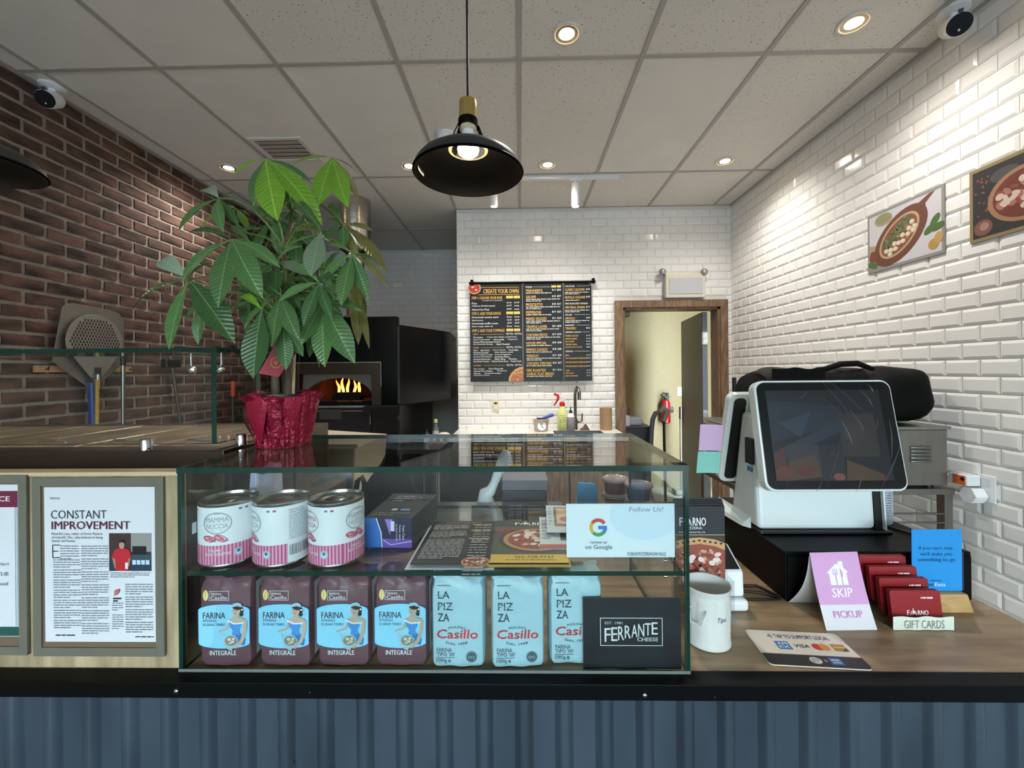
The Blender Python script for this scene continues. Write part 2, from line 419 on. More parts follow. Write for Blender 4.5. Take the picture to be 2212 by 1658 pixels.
# shopfront behind the camera: low wall, mullions, pavement and the houses across the street
wfr = B().box(XL-.1, -5.65, 0, XR+.1, -5.5, .15).box(XL-.1, -5.65, 2.9, XR+.1, -5.5, ZC+.25)
struct('wall_front', wfr, m_plaster)
w1 = struct('window_1', B().box(XL, -5.62, .15, XR, -5.54, .21).box(XL, -5.62, 2.84, XR, -5.54, 2.9), m_black)
for x in (XL+.03, -1.05, .45, XR-.03): part('mullion', B().box(x-.03, -5.62, .21, x+.03, -5.54, 2.84), m_black, w1)
struct('pavement', B().box(-30, -40, -.25, 30, -5.7, -.02), mat('asphalt', '55545a', .9, var=.1, scale=2))
struct('facade_opposite', B().box(-30, -32, -.02, 30, -26, 5.5), mat('pale_render', '5c554d', .9, var=.1, scale=.5))
# ------------------------------------------------------------------ counter
CZ = 1.03
Y0 = .696
# corrugated front sheet
b = B(); per = .068; prof = []
x = -1.75
while x < 1.03:
    prof += [(x, 0), (x+.036, 0), (x+.040, -.004), (x+.044, -.011), (x+.048, -.013), (x+.052, -.0125), (x+.056, -.013), (x+.060, -.011), (x+.064, -.004), (x+per-.001, 0)]; x += per
prof = [(min(p[0], 1.018), p[1]) for p in prof]
n = len(prof)
for z in (.02, CZ-.026): b.v += [(px, Y0+.016+py, z) for px, py in prof]
b.f = [(i, i+1, n+i+1, n+i) for i in range(n-1)]; b.m = [0]*(n-1)
ctr = thing('counter', 'long service counter with blue-grey corrugated metal front and black edge trim', 'counter', (0, .9, 0))
part('corrugated_front', b, mat('blue_grey_corrugated_steel', '566370', .36, .7, var=.2, scale=9, stretch=(1, 1, .3)), ctr, smooth=35)
part('carcass', B().box(-1.75, Y0+.02, .05, 1.015, 1.38, CZ-.028), mat('dark_board', '2a2522', .6), ctr)
part('worktop', B().box(-1.75, Y0+.034, CZ-.026, 1.022, 1.40, CZ), m_wood, ctr, bevel=.001)
part('edge_trim', B().box(-1.76, Y0, CZ-.026, 1.024, Y0+.033, CZ+.001), m_black, ctr, bevel=.0015)
for u, v, r in ((380, 1493, .0042), (1393, 1502, .0042), (669, 1496, .0022), (1545, 1506, .002)):
    p = PY(u, v, Y0-.001); part('screw', B().ball((p.x, Y0-.0005, p.z), r, sc=(1, .55, 1)), m_chrome if r > .003 else m_blackp, ctr, smooth=60)
for u, v in ((629, 1645), (1569, 1651)):
    p = PY(u, v, Y0+.012); part('rivet', B().ball((p.x, Y0+.013, p.z), .004, sc=(1.3, .6, 1)), m_blackp, ctr, smooth=60)
# raised wood panel at the left with poster frames
WX1 = -.607
wp = thing('panel_board', 'pale oak panel standing on the counter, carrying the two poster frames', 'panel', (-1.18, .73, CZ))
part('board', B().box(-1.76, Y0+.034, CZ+.001, WX1, Y0+.052, 1.372), m_palewood, wp, bevel=.0008)
part('top_edge', B().box(-1.76, Y0+.032, 1.372, WX1, Y0+.062, 1.379), mat('pale_edge_band', 'c9b08c', .35), wp, bevel=.001)
PYF = Y0+.033
def poster_frame(u0, v0, u1, v1, label):
    a = PY(u0, v0, PYF); c = PY(u1, v1, PYF)
    t = thing('poster_frame', label, 'frame', ((a.x+c.x)/2, PYF, c.z))
    m = mat('grey_green_frame', '69675a', .35, var=.05)
    fw = .015
    part('frame_border', B().box(a.x, PYF-.005, c.z, a.x+fw, PYF, a.z).box(c.x-fw, PYF-.005, c.z, c.x, PYF, a.z).box(a.x+fw, PYF-.005, c.z, c.x-fw, PYF, c.z+fw).box(a.x+fw, PYF-.005, a.z-fw, c.x-fw, PYF, a.z), m, t, bevel=.0006)
    part('backing', B().box(a.x+.01, PYF-.002, c.z+.01, c.x-.01, PYF-.0005, a.z-.01), mat('frame_backing', '6c5a46', .5), t)
    return t, a, c
def sheet(u0, v0, u1, v1, y, th=.0005):
    a = PY(u0, v0, y); c = PY(u1, v1, y)
    return a, c, B().box(a.x, y, c.z, c.x, y+th, a.z)
t, a, c = poster_frame(75, 1030, 360, 1414, 'grey-green frame with the printed profile article, beside the glass case')
a, c, b = sheet(95, 1052, 340, 1386, PYF-.0035)
pg = part('poster_sheet', b, m_paper, t, label='white magazine page')
p = Print(); K = '2b2d35'; MR = '5a2030'
p.text('PROFILE', 362, 312, 428, 326, K)
p.text('CONSTANT', 366, 404, 766, 464, '33363f', bold=-.004)
p.text('IMPROVEMENT', 370, 482, 936, 540, MR, bold=.03)
p.text('Meet Eric Luo, owner of Forno Pizzeria', 370, 562, 735, 582, K); p.text('of Oakville, Ont., who believes in being', 370, 588, 738, 610, K); p.text("'better and better'", 370, 612, 545, 630, K)
p.line([(428, 652), (376, 652), (376, 742), (430, 742)], 6, K); p.line([(376, 696), (416, 696)], 6, K)
p.para(432, 655, 566, 6, 18, 7, '7d828c', seed=1); y = 754; sd = 3
while y < 1258: p.para(380, y, 578, 4, 17, 7, '7d828c', seed=sd); y += 72; sd += 1
y = 656
while y < 1258:
    p.para(582, y, 776, 5, 17, 7, '7d828c', seed=sd); y += 92; sd += 1
p.para(790, 848, 1072, 3, 14, 6, '7d828c', seed=40)
y = 928
while y < 1262: p.para(896, y, 1092, 5, 17, 7, '7d828c', seed=sd); y += 90; sd += 1
p.para(800, 1062, 880, 4, 16, 6, '7d828c', seed=60); p.para(800, 1146, 880, 7, 16, 6, '7d828c', seed=61)
p.para(808, 1026, 868, 2, 18, 11, K, seed=62); p.para(392, 1290, 540, 1, 10, 8, K, seed=63, last=1); p.para(965, 1300, 1096, 1, 10, 7, K, seed=64, last=1)
for r in (40, 28, 16): p.ring(818, 970, r, r, 8, 'a83038', a0=-.2, a1=1.7)
p.build('printed_text', pg, plane_fn((a.x, PYF-.0035, a.z), (1, 0, 0), (0, 0, -1), 315, 240, 1120, 1342, c.x-a.x, a.z-c.z))
q = Print()          # the page's photograph: a figure in a red shirt before the counter
q.rect(782, 568, 1084, 836, '3a2c2a', 1); q.rect(940, 568, 1084, 700, '8d8d88', 2); q.rect(950, 660, 1050, 730, '15161c', 3); q.rect(940, 720, 1084, 760, '2e4a50', 3); q.rect(940, 760, 1084, 836, '22384e', 3)
for i in range(4): q.rect(950+32*i, 758, 976+32*i, 790, 'b9d3dc', 4)
q.rect(782, 760, 830, 836, '27303c', 2)
q.poly([(802, 740), (822, 690), (850, 674), (900, 674), (932, 690), (944, 740), (924, 748), (922, 832), (832, 832), (830, 748)], 'b4202c', 5)
q.poly([(806, 742), (828, 748), (834, 815), (824, 818)], 'a37a68', 4); q.poly([(924, 748), (940, 740), (930, 800), (920, 800)], 'a37a68', 6)
q.ell(877, 652, 20, 26, 'b08876', 6); q.ell(877, 632, 21, 16, '1b1614', 7, a0=PI, a1=2*PI); q.rect(900, 775, 920, 820, 'd8d8d8', 6)
q.build('printed_photo', pg, plane_fn((a.x, PYF-.0035, a.z), (1, 0, 0), (0, 0, -1), 315, 240, 1120, 1342, c.x-a.x, a.z-c.z), eps=.00006)
t, a, c = poster_frame(-225, 1026, 66, 1411, 'grey-green frame with the notice sheet, cut by the left picture edge')
a, c, b = sheet(-206, 1047, 45, 1374, PYF-.0035)
pg = part('poster_sheet', b, m_paper, t, label='white notice with maroon heading bar')
p = Print()
p.rect(-640, 273, 136, 388, '6d2038'); p.text('NOTICE', -170, 310, 84, 346, 'e8e8ea', bold=.03); p.rect(-660, 1236, 166, 1300, '1f5148')
p.rect(117, 388, 120, 1232, '8890a0'); p.rect(130, 388, 133, 1232, '8890a0')
for i, (s, x0, x1) in enumerate((('April', 8, 70), ('rs on', 0, 66), ('nued', 0, 62))): p.text(s, x0, 780+68*i, x1, 806+68*i, '666d7d')
p.para(-560, 786, -20, 4, 68, 18, '666d7d', seed=5)
p.build('printed_text', pg, plane_fn((a.x, PYF-.0035, a.z), (1, 0, 0), (0, 0, -1), -683, 228, 150, 1305, c.x-a.x, a.z-c.z))

# ------------------------------------------------------------------ steel topping rail and sneeze guard
SZ = 1.392
st = thing('topping_rail', 'stainless prep counter with sunken topping pans behind the wood panel', 'counter', (-1.2, 1.0, CZ))
m_dsteel = mat('brown_tinted_steel', '6a5f56', .3, .9, var=.1, scale=5, stretch=(1, 20, 20))
b = B().box(-1.9, .862, CZ+.001, -.62, .88, SZ).box(-1.9, 1.32, CZ+.001, -.62, 1.34, SZ).box(-.64, .88, CZ+.001, -.62, 1.32, SZ).box(-1.9, .88, CZ+.001, -1.88, 1.32, SZ).box(-1.88, .88, CZ+.2, -.64, 1.32, CZ+.21)
b.box(-1.88, .88, SZ-.004, -.64, .915, SZ).box(-1.88, 1.29, SZ-.004, -.64, 1.32, SZ)
part('housing', b, m_dsteel, st, bevel=.002)
m_lid = mat('pan_lid_wood_reflection', '8b7459', .3, .35, var=.3, scale=8, two='a58d70', stretch=(3, 1, 1))  # steel lids; a brown wood reflection is painted into their colour
for k in range(7):
    x0 = -1.87+k*.175
    if x0+.17 > -.63: break
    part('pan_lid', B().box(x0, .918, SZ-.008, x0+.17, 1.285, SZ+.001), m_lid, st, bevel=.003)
    part('pan_handle', B().tube([(x0+.05, .95, SZ+.001), (x0+.055, .95, SZ+.008), (x0+.115, .95, SZ+.008), (x0+.12, .95, SZ+.001)], .003, 8), m_chrome, st, smooth=50)
sg = thing('sneeze_guard', 'clear glass sneeze guard with green edges over the topping rail', 'glass guard', (-1.2, .9, SZ))
GT = 1.598
def pane(name, x0, y0, z0, x1, y1, z1, parent, edge=None, glass=None):
    """glass slab: thin sides carry the green edge"""
    ds = sorted(((x1-x0, 0), (y1-y0, 1), (z1-z0, 2)))[0][1]
    b = B().box(x0, y0, z0, x1, y1, z1)
    fs = {0: (4, 5), 1: (2, 3), 2: (0, 1)}[ds]
    b.m = [0 if i in fs else 1 for i in range(6)]
    return part(name, b, [glass or m_glass, edge or m_greenedge], parent)
pane('front_pane', -1.88, .870, SZ+.012, -.6505, .880, GT, sg)
pane('end_pane', -.650, .870, SZ+.012, -.640, 1.02, GT, sg)
pane('top_pane', -1.88, .868, GT+.0005, -.638, 1.03, GT+.0095, sg)
for u, y in ((316, .868), (487, .93)):
    p_ = PY(u, 958, y)
    x = p_.x if u < 400 else -.628
    part('clamp', B().lathe([(.0115, 0), (.0115, .02), (.0105, .023), (0, .023)], 18, (x, y, SZ+.0005)), m_chrome, sg, smooth=40)
for u, v in ((413, 788), (478, 790)):
    p_ = PY(u, v, .9); s = 1 if u > 450 else -1
    x = p_.x
    part('hook', B().tube([(x, .9, GT-.001), (x, .9, GT-.026), (x-.002*s, .9, GT-.03)], .0016, 8).lathe([(.0, -.006), (.007, -.004), (.0075, .004), (0, .006)], 16, (x-.002*s, .9, GT-.036), M=Matrix.Rotation(PI/2, 4, 'X')), m_chrome, sg, smooth=50)

# ------------------------------------------------------------------ glass display case
X0, X1, CY0, CY1, CT = -.602, .287, .722, 1.095, 1.388
cs = thing('display_case', 'rectangular clear glass display case with green edges on the counter', 'display case', ((X0+X1)/2, .9, CZ))
g = .007
pane('front_pane', X0+g, CY0, CZ+.001, X1-g, CY0+g, CT-.0105, cs)
pane('side_pane', X0, CY0, CZ+.001, X0+g-.0005, CY1, CT-.0105, cs)
pane('side_pane', X1-g+.0005, CY0, CZ+.001, X1, CY1, CT-.0105, cs)
pane('top_pane', X0, CY0-.002, CT-.01, X1, CY1, CT, cs)
pane('shelf', X0+g+.001, CY0+g+.002, 1.194, X1-g-.001, CY1-.003, 1.202, cs)
SH = 1.202
part('front_bead', B().box(X0, CY0-.0015, CZ+.0005, X1, CY0-.0005, CZ+.006), mat('clear_bead', '6d7772', .25), cs)
for x in (X0+.012, X1-.012):
    for z in (1.16, 1.19): part('shelf_pin', B().cyl((x, .80, z), (x+.006*(1 if x < 0 else -1), .80, z), .004), m_chrome, cs, smooth=40)
part('price_sticker', B().box(X0+g, .745, 1.262, X0+g+.0006, .755, 1.282), m_paper, cs)
# ------------------------------------------------------------------ flour bags on the case floor
def bag_mesh(w, h, d, m, seed):
    rn = random.Random(seed); b = B(); n = 40; lev = [0, .004, .012, .03, .06, .11, h*.8, h*.86, h*.91, h*.95, h*.98, h]
    a, q = w/2, d/2
    ph = [rn.uniform(0, 6.3) for _ in range(6)]
    for k, z in enumerate(lev):
        f = z/h; bul = .0018*math.sin(PI*f)
        sh = 1-.10*(1-z/.012)**2 if z < .012 else 1
        top = max(0, (f-.84)/.16)
        for i in range(n):
            t = 2*PI*i/n; c, s_ = math.cos(t), math.sin(t); p = 9
            r = (abs(c)**p+abs(s_)**p)**(-1/p)
            x = a*c*r*sh*(1-.04*top); y = (q+bul)*s_*r*sh*(1-.22*top*top)
            wr = (.0014 if z < .01 else .0)+.0030*min(1, top*1.6)
            x += wr*math.sin(5*t+ph[0]+k*1.3); y += wr*math.sin(7*t+ph[1]+k*1.7)
            zz = z+(.003*math.sin(3*t+ph[2])*top)
            b.v.append((x, y, zz))
    for k in range(len(lev)-1):
        for i in range(n): j = (i+1) % n; b.f.append((k*n+i, k*n+j, (k+1)*n+j, (k+1)*n+i))
    b.f.append(tuple(range(n))[::-1]); kk = (len(lev)-1)*n
    b.v.append((0, 0, h-.004)); b.f += [(kk+i, kk+(i+1) % n, len(b.v)-1) for i in range(n)]
    b.m = [0]*len(b.f)
    return b
BWD, BHT, BDP = .0935, .157, .066
def bag_fn(px0, px1, py0, py1):
    def fn(x, y, h):
        X = (x-(px0+px1)/2)/(px1-px0)*BWD; Z = (py1-y)/(py1-py0)*BHT; f = Z/BHT
        t = max(0, (f-.84)/.16)
        return (X, -(BDP/2+.0018*math.sin(PI*f))*(1-.22*t*t)-.0004-h, Z)
    return fn
def arc(cx, cy, rx, ry, a0, a1, n=14): return [(cx+rx*math.cos(a0+(a1-a0)*i/n), cy+ry*math.sin(a0+(a1-a0)*i/n)) for i in range(n+1)]
m_maroon = mat('maroon_paper', '6a4a52', .42, var=.1, scale=12, bump=.25, bscale=45)
m_bluep = mat('pale_blue_paper', 'a6cbd6', .42, var=.04, scale=12, bump=.3, bscale=45)
LB = ('first', 'second', 'third', 'fourth')
t0 = thing('flour_bag', 'x', 'flour bag', (0, 0, CZ+.003), group='maroon flour bags in the glass case')
bd = part('bag', bag_mesh(BWD, BHT, BDP, m_maroon, 3), m_maroon, t0, smooth=40, local=True)
p = Print(); SKY = '8fd3ee'; W_ = 'eef2f4'; DK = '3b3540'
p.text('Selezione', 1612, 1012, 1692, 1034, W_, bold=.01); p.text('Casillo', 1612, 1040, 1735, 1068, W_, bold=.02); p.frame(1600, 1004, 1748, 1076, 3, W_)
p.ell(1577, 1035, 20, 40, 'e9d48a', 3); p.line([(1577, 1000), (1572, 1070)], 3, 'b59a4a', 4)
br = [(1524, 1150)]+arc(1712, 1150, 188, 45, PI, 2*PI, 18)+[(1898, 1395)]+arc(1712, 1400, 188, 45, 0, PI, 18)
p.poly([(x+(x-1712)*.02, y+(y-1275)*.02) for x, y in br], '2f6fae', 1); p.poly(br, SKY, 2)
p.text('FARINA', 1558, 1165, 1722, 1212, DK, 3, .02); p.text('INTEGRALE', 1558, 1219, 1657, 1238, DK, 3); p.text('DI GRANO TENERO', 1558, 1250, 1722, 1269, DK, 3)
p.text('INTEGRALE', 1603, 1462, 1797, 1498, W_, 2, .03)
SK = 'b9a795'   # the woman with a basket, drawn simply
p.poly([(1770, 1320), (1830, 1325), (1872, 1372), (1862, 1420), (1800, 1410)], '3a7cb8', 3)
p.poly([(1688, 1320), (1715, 1345), (1790, 1340), (1815, 1375), (1800, 1425), (1775, 1440), (1765, 1462), (1740, 1452), (1712, 1425)], '9fc3d2', 4)
p.ell(1762, 1385, 45, 38, '8a8676', 5); p.ell(1750, 1372, 14, 11, 'd5d0bf', 6); p.ell(1775, 1390, 14, 11, 'c9c4b2', 6); p.ell(1757, 1402, 13, 9, 'bdb8a6', 6); p.ell(1782, 1368, 10, 9, 'e0dccd', 6)
p.poly([(1752, 1238), (1790, 1248), (1842, 1240), (1840, 1270), (1826, 1300), (1832, 1340), (1780, 1335), (1776, 1300), (1756, 1270)], '4a8fd0', 6)
p.poly([(1742, 1222), (1780, 1205), (1790, 1180), (1820, 1180), (1826, 1204), (1870, 1214), (1884, 1232), (1850, 1246), (1790, 1250), (1752, 1240)], SK, 7)
p.line([(1740, 1226), (1790, 1250), (1850, 1246), (1884, 1232)], 10, 'e3e9ea', 8)
p.poly([(1862, 1226), (1886, 1230), (1880, 1310), (1855, 1390), (1800, 1445), (1785, 1438), (1835, 1370), (1855, 1300)], SK, 9)
p.poly([(1750, 1240), (1760, 1280), (1735, 1300), (1672, 1320), (1668, 1308), (1728, 1288)], SK, 5)
p.ell(1806, 1150, 30, 38, SK, 9); p.ell(1830, 1148, 28, 32, '2c2a2e', 8); p.ell(1843, 1178, 14, 18, '2c2a2e', 8); p.ell(1812, 1128, 34, 15, '2c2a2e', 10, rot=.2)
p.poly([(1778, 1122), (1784, 1096), (1820, 1088), (1846, 1100), (1848, 1124), (1815, 1114)], '9fc0cf', 11)
p.ell(1796, 1146, 4, 3, '2c2a2e', 10); p.ell(1812, 1146, 4, 3, '2c2a2e', 10); p.ell(1802, 1170, 8, 3, 'a0454a', 10); p.ell(1850, 1142, 7, 7, 'f2ece4', 11)
p.build('printed_front', bd, bag_fn(1520, 1910, 905, 1590), local=True, eps=.00012)
q = Print(); q.rect(0, 0, 10, 40, 'd9dcdc'); q.rect(2, 4, 8, 20, '9a9aa0', 2); q.rect(2, 24, 8, 36, 'a4a4aa', 2)
q.build('side_label', bd, lambda x, y, h: (BWD/2+.0006+h, -.022+x/10*.044, .145-y/40*.13), local=True)
YBAG = .732+BDP/2
xb = [PY(u, 1420, .732).x for u in (487, 616, 741, 866)]
where = ('under the leftmost tomato can', 'second from the left end of the case', 'third from the left end of the case', 'next to the pale blue bags')
for i, x in enumerate(xb):
    o = t0 if i == 0 else dup(t0)
    o.location = (x, YBAG+.001*i, CZ+.003); o.rotation_euler = (0, 0, (.02, -.015, .01, 0)[i]); o['label'] = 'maroon flour bag with blue oval picture, '+where[i]
t1_ = thing('flour_bag', 'x', 'flour bag', (0, 0, CZ+.003), group='pale blue flour bags in the glass case')
bd = part('bag', bag_mesh(BWD, BHT, BDP, m_bluep, 9), m_bluep, t1_, smooth=40, local=True)
p = Print(); K2 = '3a4650'
p.rect(152, 964, 290, 968, K2)
p.text('LA', 160, 1005, 250, 1060, K2, 2, .02); p.text('PIZ', 160, 1090, 275, 1148, K2, 2, .02); p.text('ZA', 158, 1172, 248, 1232, K2, 2, .02)
for x0, y0, x1, y1 in ((156, 1040, 196, 1045), (156, 1112, 196, 1117), (200, 1124, 280, 1128)): p.rect(x0, y0, x1, y1, 'a6cbd6', 3)   # stencil gaps
p.text('MOLINO', 240, 1266, 370, 1284, K2, 2, 0, arch=10); p.text('Casillo', 151, 1298, 467, 1365, 'd9a2a4', 2, .02, shear=.12); p.text('Casillo', 147, 1295, 463, 1362, 'b8323c', 3, .02, shear=.12)
p.text('DAL 1958', 222, 1398, 385, 1416, K2, 2, 0, arch=-14)
p.text('FARINA', 148, 1437, 265, 1467, K2, 2, .01); p.text("TIPO '00'", 148, 1471, 287, 1500, K2, 2, .01); p.rect(145, 1511, 283, 1514, K2); p.text('1000g', 145, 1520, 225, 1556, K2, 2, .005); p.text('e', 235, 1526, 255, 1548, K2, 2, 0)
p.ell(415, 1505, 43, 43, '34404a', 1); p.ring(415, 1505, 40, 40, 3, 'a6cbd6', 2); p.ring(415, 1505, 27, 27, 2, 'a6cbd6', 2); p.text('100%', 391, 1492, 439, 1518, 'a6cbd6', 3, .01)
p.build('printed_front', bd, bag_fn(105, 515, 905, 1590), local=True, eps=.00015)
where = ('beside the maroon bags', 'in the middle of the three', 'half hidden by the black cheese sign')
for i, u in enumerate((990, 1118, 1246)):
    o = t1_ if i == 0 else dup(t1_)
    o.location = (PY(u, 1420, .732).x, YBAG+(.010 if i == 2 else 0), CZ+.003); o.rotation_euler = (0, 0, (-.015, .03, .02)[i]); o['label'] = 'pale blue flour bag with red script, '+where[i]
# ------------------------------------------------------------------ tomato cans
CR, CH = .0492, .115
tc_ = thing('tomato_can', 'x', 'can', (0, 0, SH+.0005), group='tomato cans on the glass shelf')
m_tin = mat('tin', 'a9a9a4', .25, 1, var=.05, scale=30)
cb = part('can_body', B().lathe([(CR-.001, 0), (CR, .002), (CR, .004), (CR-.0008, .006), (CR-.0008, CH-.006), (CR, CH-.004), (CR, CH), (CR-.002, CH), (CR-.003, CH-.005), (CR-.008, CH-.005), (CR-.009, CH-.0045), (.026, CH-.0045), (.025, CH-.005), (.014, CH-.005), (.013, CH-.0045), (0, CH-.0045)], 48), m_tin, tc_, smooth=35, local=True)
def can_fn(s, y, h):            # s metres round the can, y metres down from the top of the label
    a = s/CR-PI/2
    return ((CR+h)*math.cos(a), (CR+h)*math.sin(a), CH-.006-y)
p = Print(); LH = CH-.012; circ = 2*PI*CR; y1 = LH*.66
p.rect(0, 0, circ, y1, 'e6ecef', 0, 60); p.rect(0, y1, circ, LH, 'dfa6bd', 0, 60)
k = 0
while k*.0058 < circ: p.rect(k*.0058, y1, k*.0058+.0026, LH, 'c04e80', 1); k += 1
def oval(c):
    p.ring(c, .028, .0235, .0195, .0011, '7d8590', 1); p.ring(c, .028, .0215, .0178, .0004, '7d8590', 1)
    col = 'a5384c' if c > .15 else '8b929b'
    p.text('MAMMA', c-.0185, .0175, c+.0185, .0265, col, 1, -.004); p.text('NUCCIA', c-.0175, .029, c+.0175, .0375, col, 1, -.004); p.rect(c-.008, .0405, c+.008, .0415, '8b929b', 1); p.rect(c-.005, .0105, c+.005, .012, '8b929b', 1)
    for dx, dy, rt in ((-.013, .0555, .2), (.006, .0555, .5)):
        p.ell(c+dx, dy, .0115, .0058, 'b8405c', 1, 16, rt); p.ell(c+dx-.002, dy-.001, .0095, .0040, 'd0687e', 2, 14, rt); p.ell(c+dx-.004, dy-.002, .004, .0013, 'ecb4be', 3, 10, rt)
        p.line([(c+dx+.0075, dy+.003), (c+dx+.012, dy+.0055)], .0016, '5f7f9a', 2); p.line([(c+dx+.0075, dy+.003), (c+dx+.012, dy+.0025)], .0012, '5f7f9a', 2)
    p.text('ITALIAN', c-.014, y1+.006, c+.006, y1+.011, 'f3eef2', 2, .005); p.text('PLUM TOMATOES', c-.02, y1+.013, c+.022, y1+.018, 'f3eef2', 2, .005)
    f = c+.042
    p.rect(f-.008, .005, f-.0025, .0085, '3b78b0', 1); p.rect(f+.0025, .005, f+.008, .0085, 'b8405c', 1)
    p.ell(c+.033, y1+.016, .0072, .0072, 'dfe9ee', 2, 18); p.ring(c+.033, y1+.016, .0062, .0062, .001, '5d8aa6', 3, 16); p.ell(c+.033, y1+.0145, .003, .003, '3b6f96', 3, 10)
for c in (.03, .245): oval(c)
p.rect(.098, y1, .150, LH, 'e6ecef', 2, 8)
p.text('Nutrition Facts', .1, .006, .128, .0095, '3a3f48', 1); p.text('Valeur nutritive', .1, .0105, .13, .014, '3a3f48', 1)
p.para(.1, .0165, .147, 16, .0029, .0011, '8d939b', 1, 11, 1)
for k in range(22): p.rect(.101+k*.002, y1+.003, .101+k*.002+random.uniform(.0005, .0015), y1+.022, '22262c', 3)
p.build('printed_label', cb, can_fn, local=True, eps=.0001)
for i, (u, rot, lb) in enumerate(((497, .02-.6, 'tomato can with pale oval logo, at the left end of the shelf'), (611, -.088-.62, 'middle tomato can showing its barcode panel'), (728, .02-.62-.25, 'tomato can with red oval logo, next to the black carton'))):
    o = tc_ if i == 0 else dup(tc_)
    pt = PY(u, 1200, .788)
    off = (.05, .09, .30)[i]
    o.location = (pt.x, .788, SH+.0005); o.rotation_euler = (0, 0, -off/CR+math.atan2(-pt.x, .788)); o['label'] = lb
# ------------------------------------------------------------------ black carton on the shelf
HZ = SH+.059
f0, f1 = PZ(787, 1181, SH+.0005), PZ(890, 1183, SH+.0005); k1, k0 = PZ(944, 1067, HZ), PZ(850, 1065, HZ)
for q_ in (k0, k1): q_.z = SH+.0005
up = V((0, 0, .0585))
bx = thing('carton', 'black carton with blue and purple printed end on the glass shelf', 'box', (f0+f1+k0+k1)/4)
cb = part('box_body', B().hexa([f0, f1, k1, k0], [f0+up, f1+up, k1+up, k0+up]), mat('black_card', '15151a', .35), bx, bevel=.0008)
p = Print()
p.rect(0, 0, 100, 60, '241f3f', 0); p.poly([(0, 0), (26, 0), (36, 30), (38, 60), (0, 60)], '2a6fc0', 1); p.line([(26, 0), (36, 30), (38, 60)], 2, 'dfe6f2', 2)
p.rect(40, 42, 100, 60, '6a4ca6', 1); p.line([(40, 44), (56, 54), (100, 46)], 2, 'c9a9ea', 2); p.poly([(44, 2), (60, 2), (54, 34)], '8d78c8', 1); p.rect(56, 6, 64, 26, 'd7cfe9', 2)
for i, s in enumerate(('Your Home, Your Style', 'Velvet, style,', 'Your Case')): p.text(s, 68+9*i-18, 26, 68+9*i+18-(0, 4, 6)[i], 31, 'd9d3e6', 2, rot=PI/2)
ex = (f1-f0).normalized()
p.build('printed_end', cb, plane_fn(f0+up-ex.cross(V((0, 0, 1)))*0, ex, (0, 0, -1), 0, 0, 100, 60, (f1-f0).length, .0585))
p = Print()
p.para(20, 12, 62, 3, 9, 3, 'a9abb2', seed=3); p.rect(60, 60, 80, 66, '5a8fc4'); p.rect(40, 60, 52, 66, 'c9cbd0'); p.para(10, 74, 90, 2, 6, 2, '8d8f96', seed=8); p.ring(30, 30, 16, 12, 1.5, '3a3b66'); p.ring(74, 22, 9, 7, 1, 'b9bbc2')
p.build('printed_top', cb, plane_fn(k0+up, ex, (f0-k0), 0, 0, 100, 90, (f1-f0).length, (f0-k0).length))
# ------------------------------------------------------------------ menu leaflets lying on the shelf
GOLD = 'd0a548'; PIZ = ('c58a52', '9a3f30', 'e6d9c6', 'b56a50')
def pizza(p, cx, cy, r, L=1, seed=1, cheese=10, ry=None, crust='c08a55', base='8d3a2c', blobs=('e8dccb', 'b4503c', 'd9a98a'), green=None, basil=0):
    rn = random.Random(seed); ry = ry or r
    p.ell(cx, cy, r, ry, crust, L, 30); p.ell(cx, cy, r*.86, ry*.86, base, L+1, 28)
    for i in range(cheese*2):
        a = rn.uniform(0, 6.28); q = math.sqrt(rn.random())*.72; p.ell(cx+r*q*math.cos(a), cy+ry*q*math.sin(a), r*rn.uniform(.07, .16), ry*rn.uniform(.06, .12), blobs[1+i % 2], L+2, 8, rn.uniform(0, 3))
    for i in range(cheese):
        a = rn.uniform(0, 6.28); q = math.sqrt(rn.random())*.7; p.ell(cx+r*q*math.cos(a), cy+ry*q*math.sin(a), r*rn.uniform(.08, .17), ry*rn.uniform(.08, .14), blobs[0], L+3, 9, rn.uniform(0, 3))
    for i in range(basil):
        a = rn.uniform(0, 6.28); q = math.sqrt(rn.random())*.6; p.ell(cx+r*q*math.cos(a), cy+ry*q*math.sin(a), r*.14, ry*.05, green or '4c6a35', L+4, 8, rn.uniform(0, 3))
def forno(p, x0, y0, x1, y1, col='f0f0f0', L=4):
    """FORNO wordmark: the O is a flame over a dome"""
    w_, h_ = x1-x0, y1-y0; q = lambda a, b: (x0+w_*a, y0+h_*b)
    p.text('F', *q(0, .35), *q(.13, 1), col, L, .03)
    p.ring(*q(.3, 1), w_*.15, h_*.62, w_*.03, col, L, 16, PI, 2*PI)
    p.poly([q(.26, .95), q(.24, .7), q(.3, .5), q(.27, .2), q(.3, 0), q(.31, .3), q(.37, .55), q(.38, .9), q(.33, .7)], col, L)
    p.text('RNO', *q(.5, .35), *q(1, 1), col, L, .03)
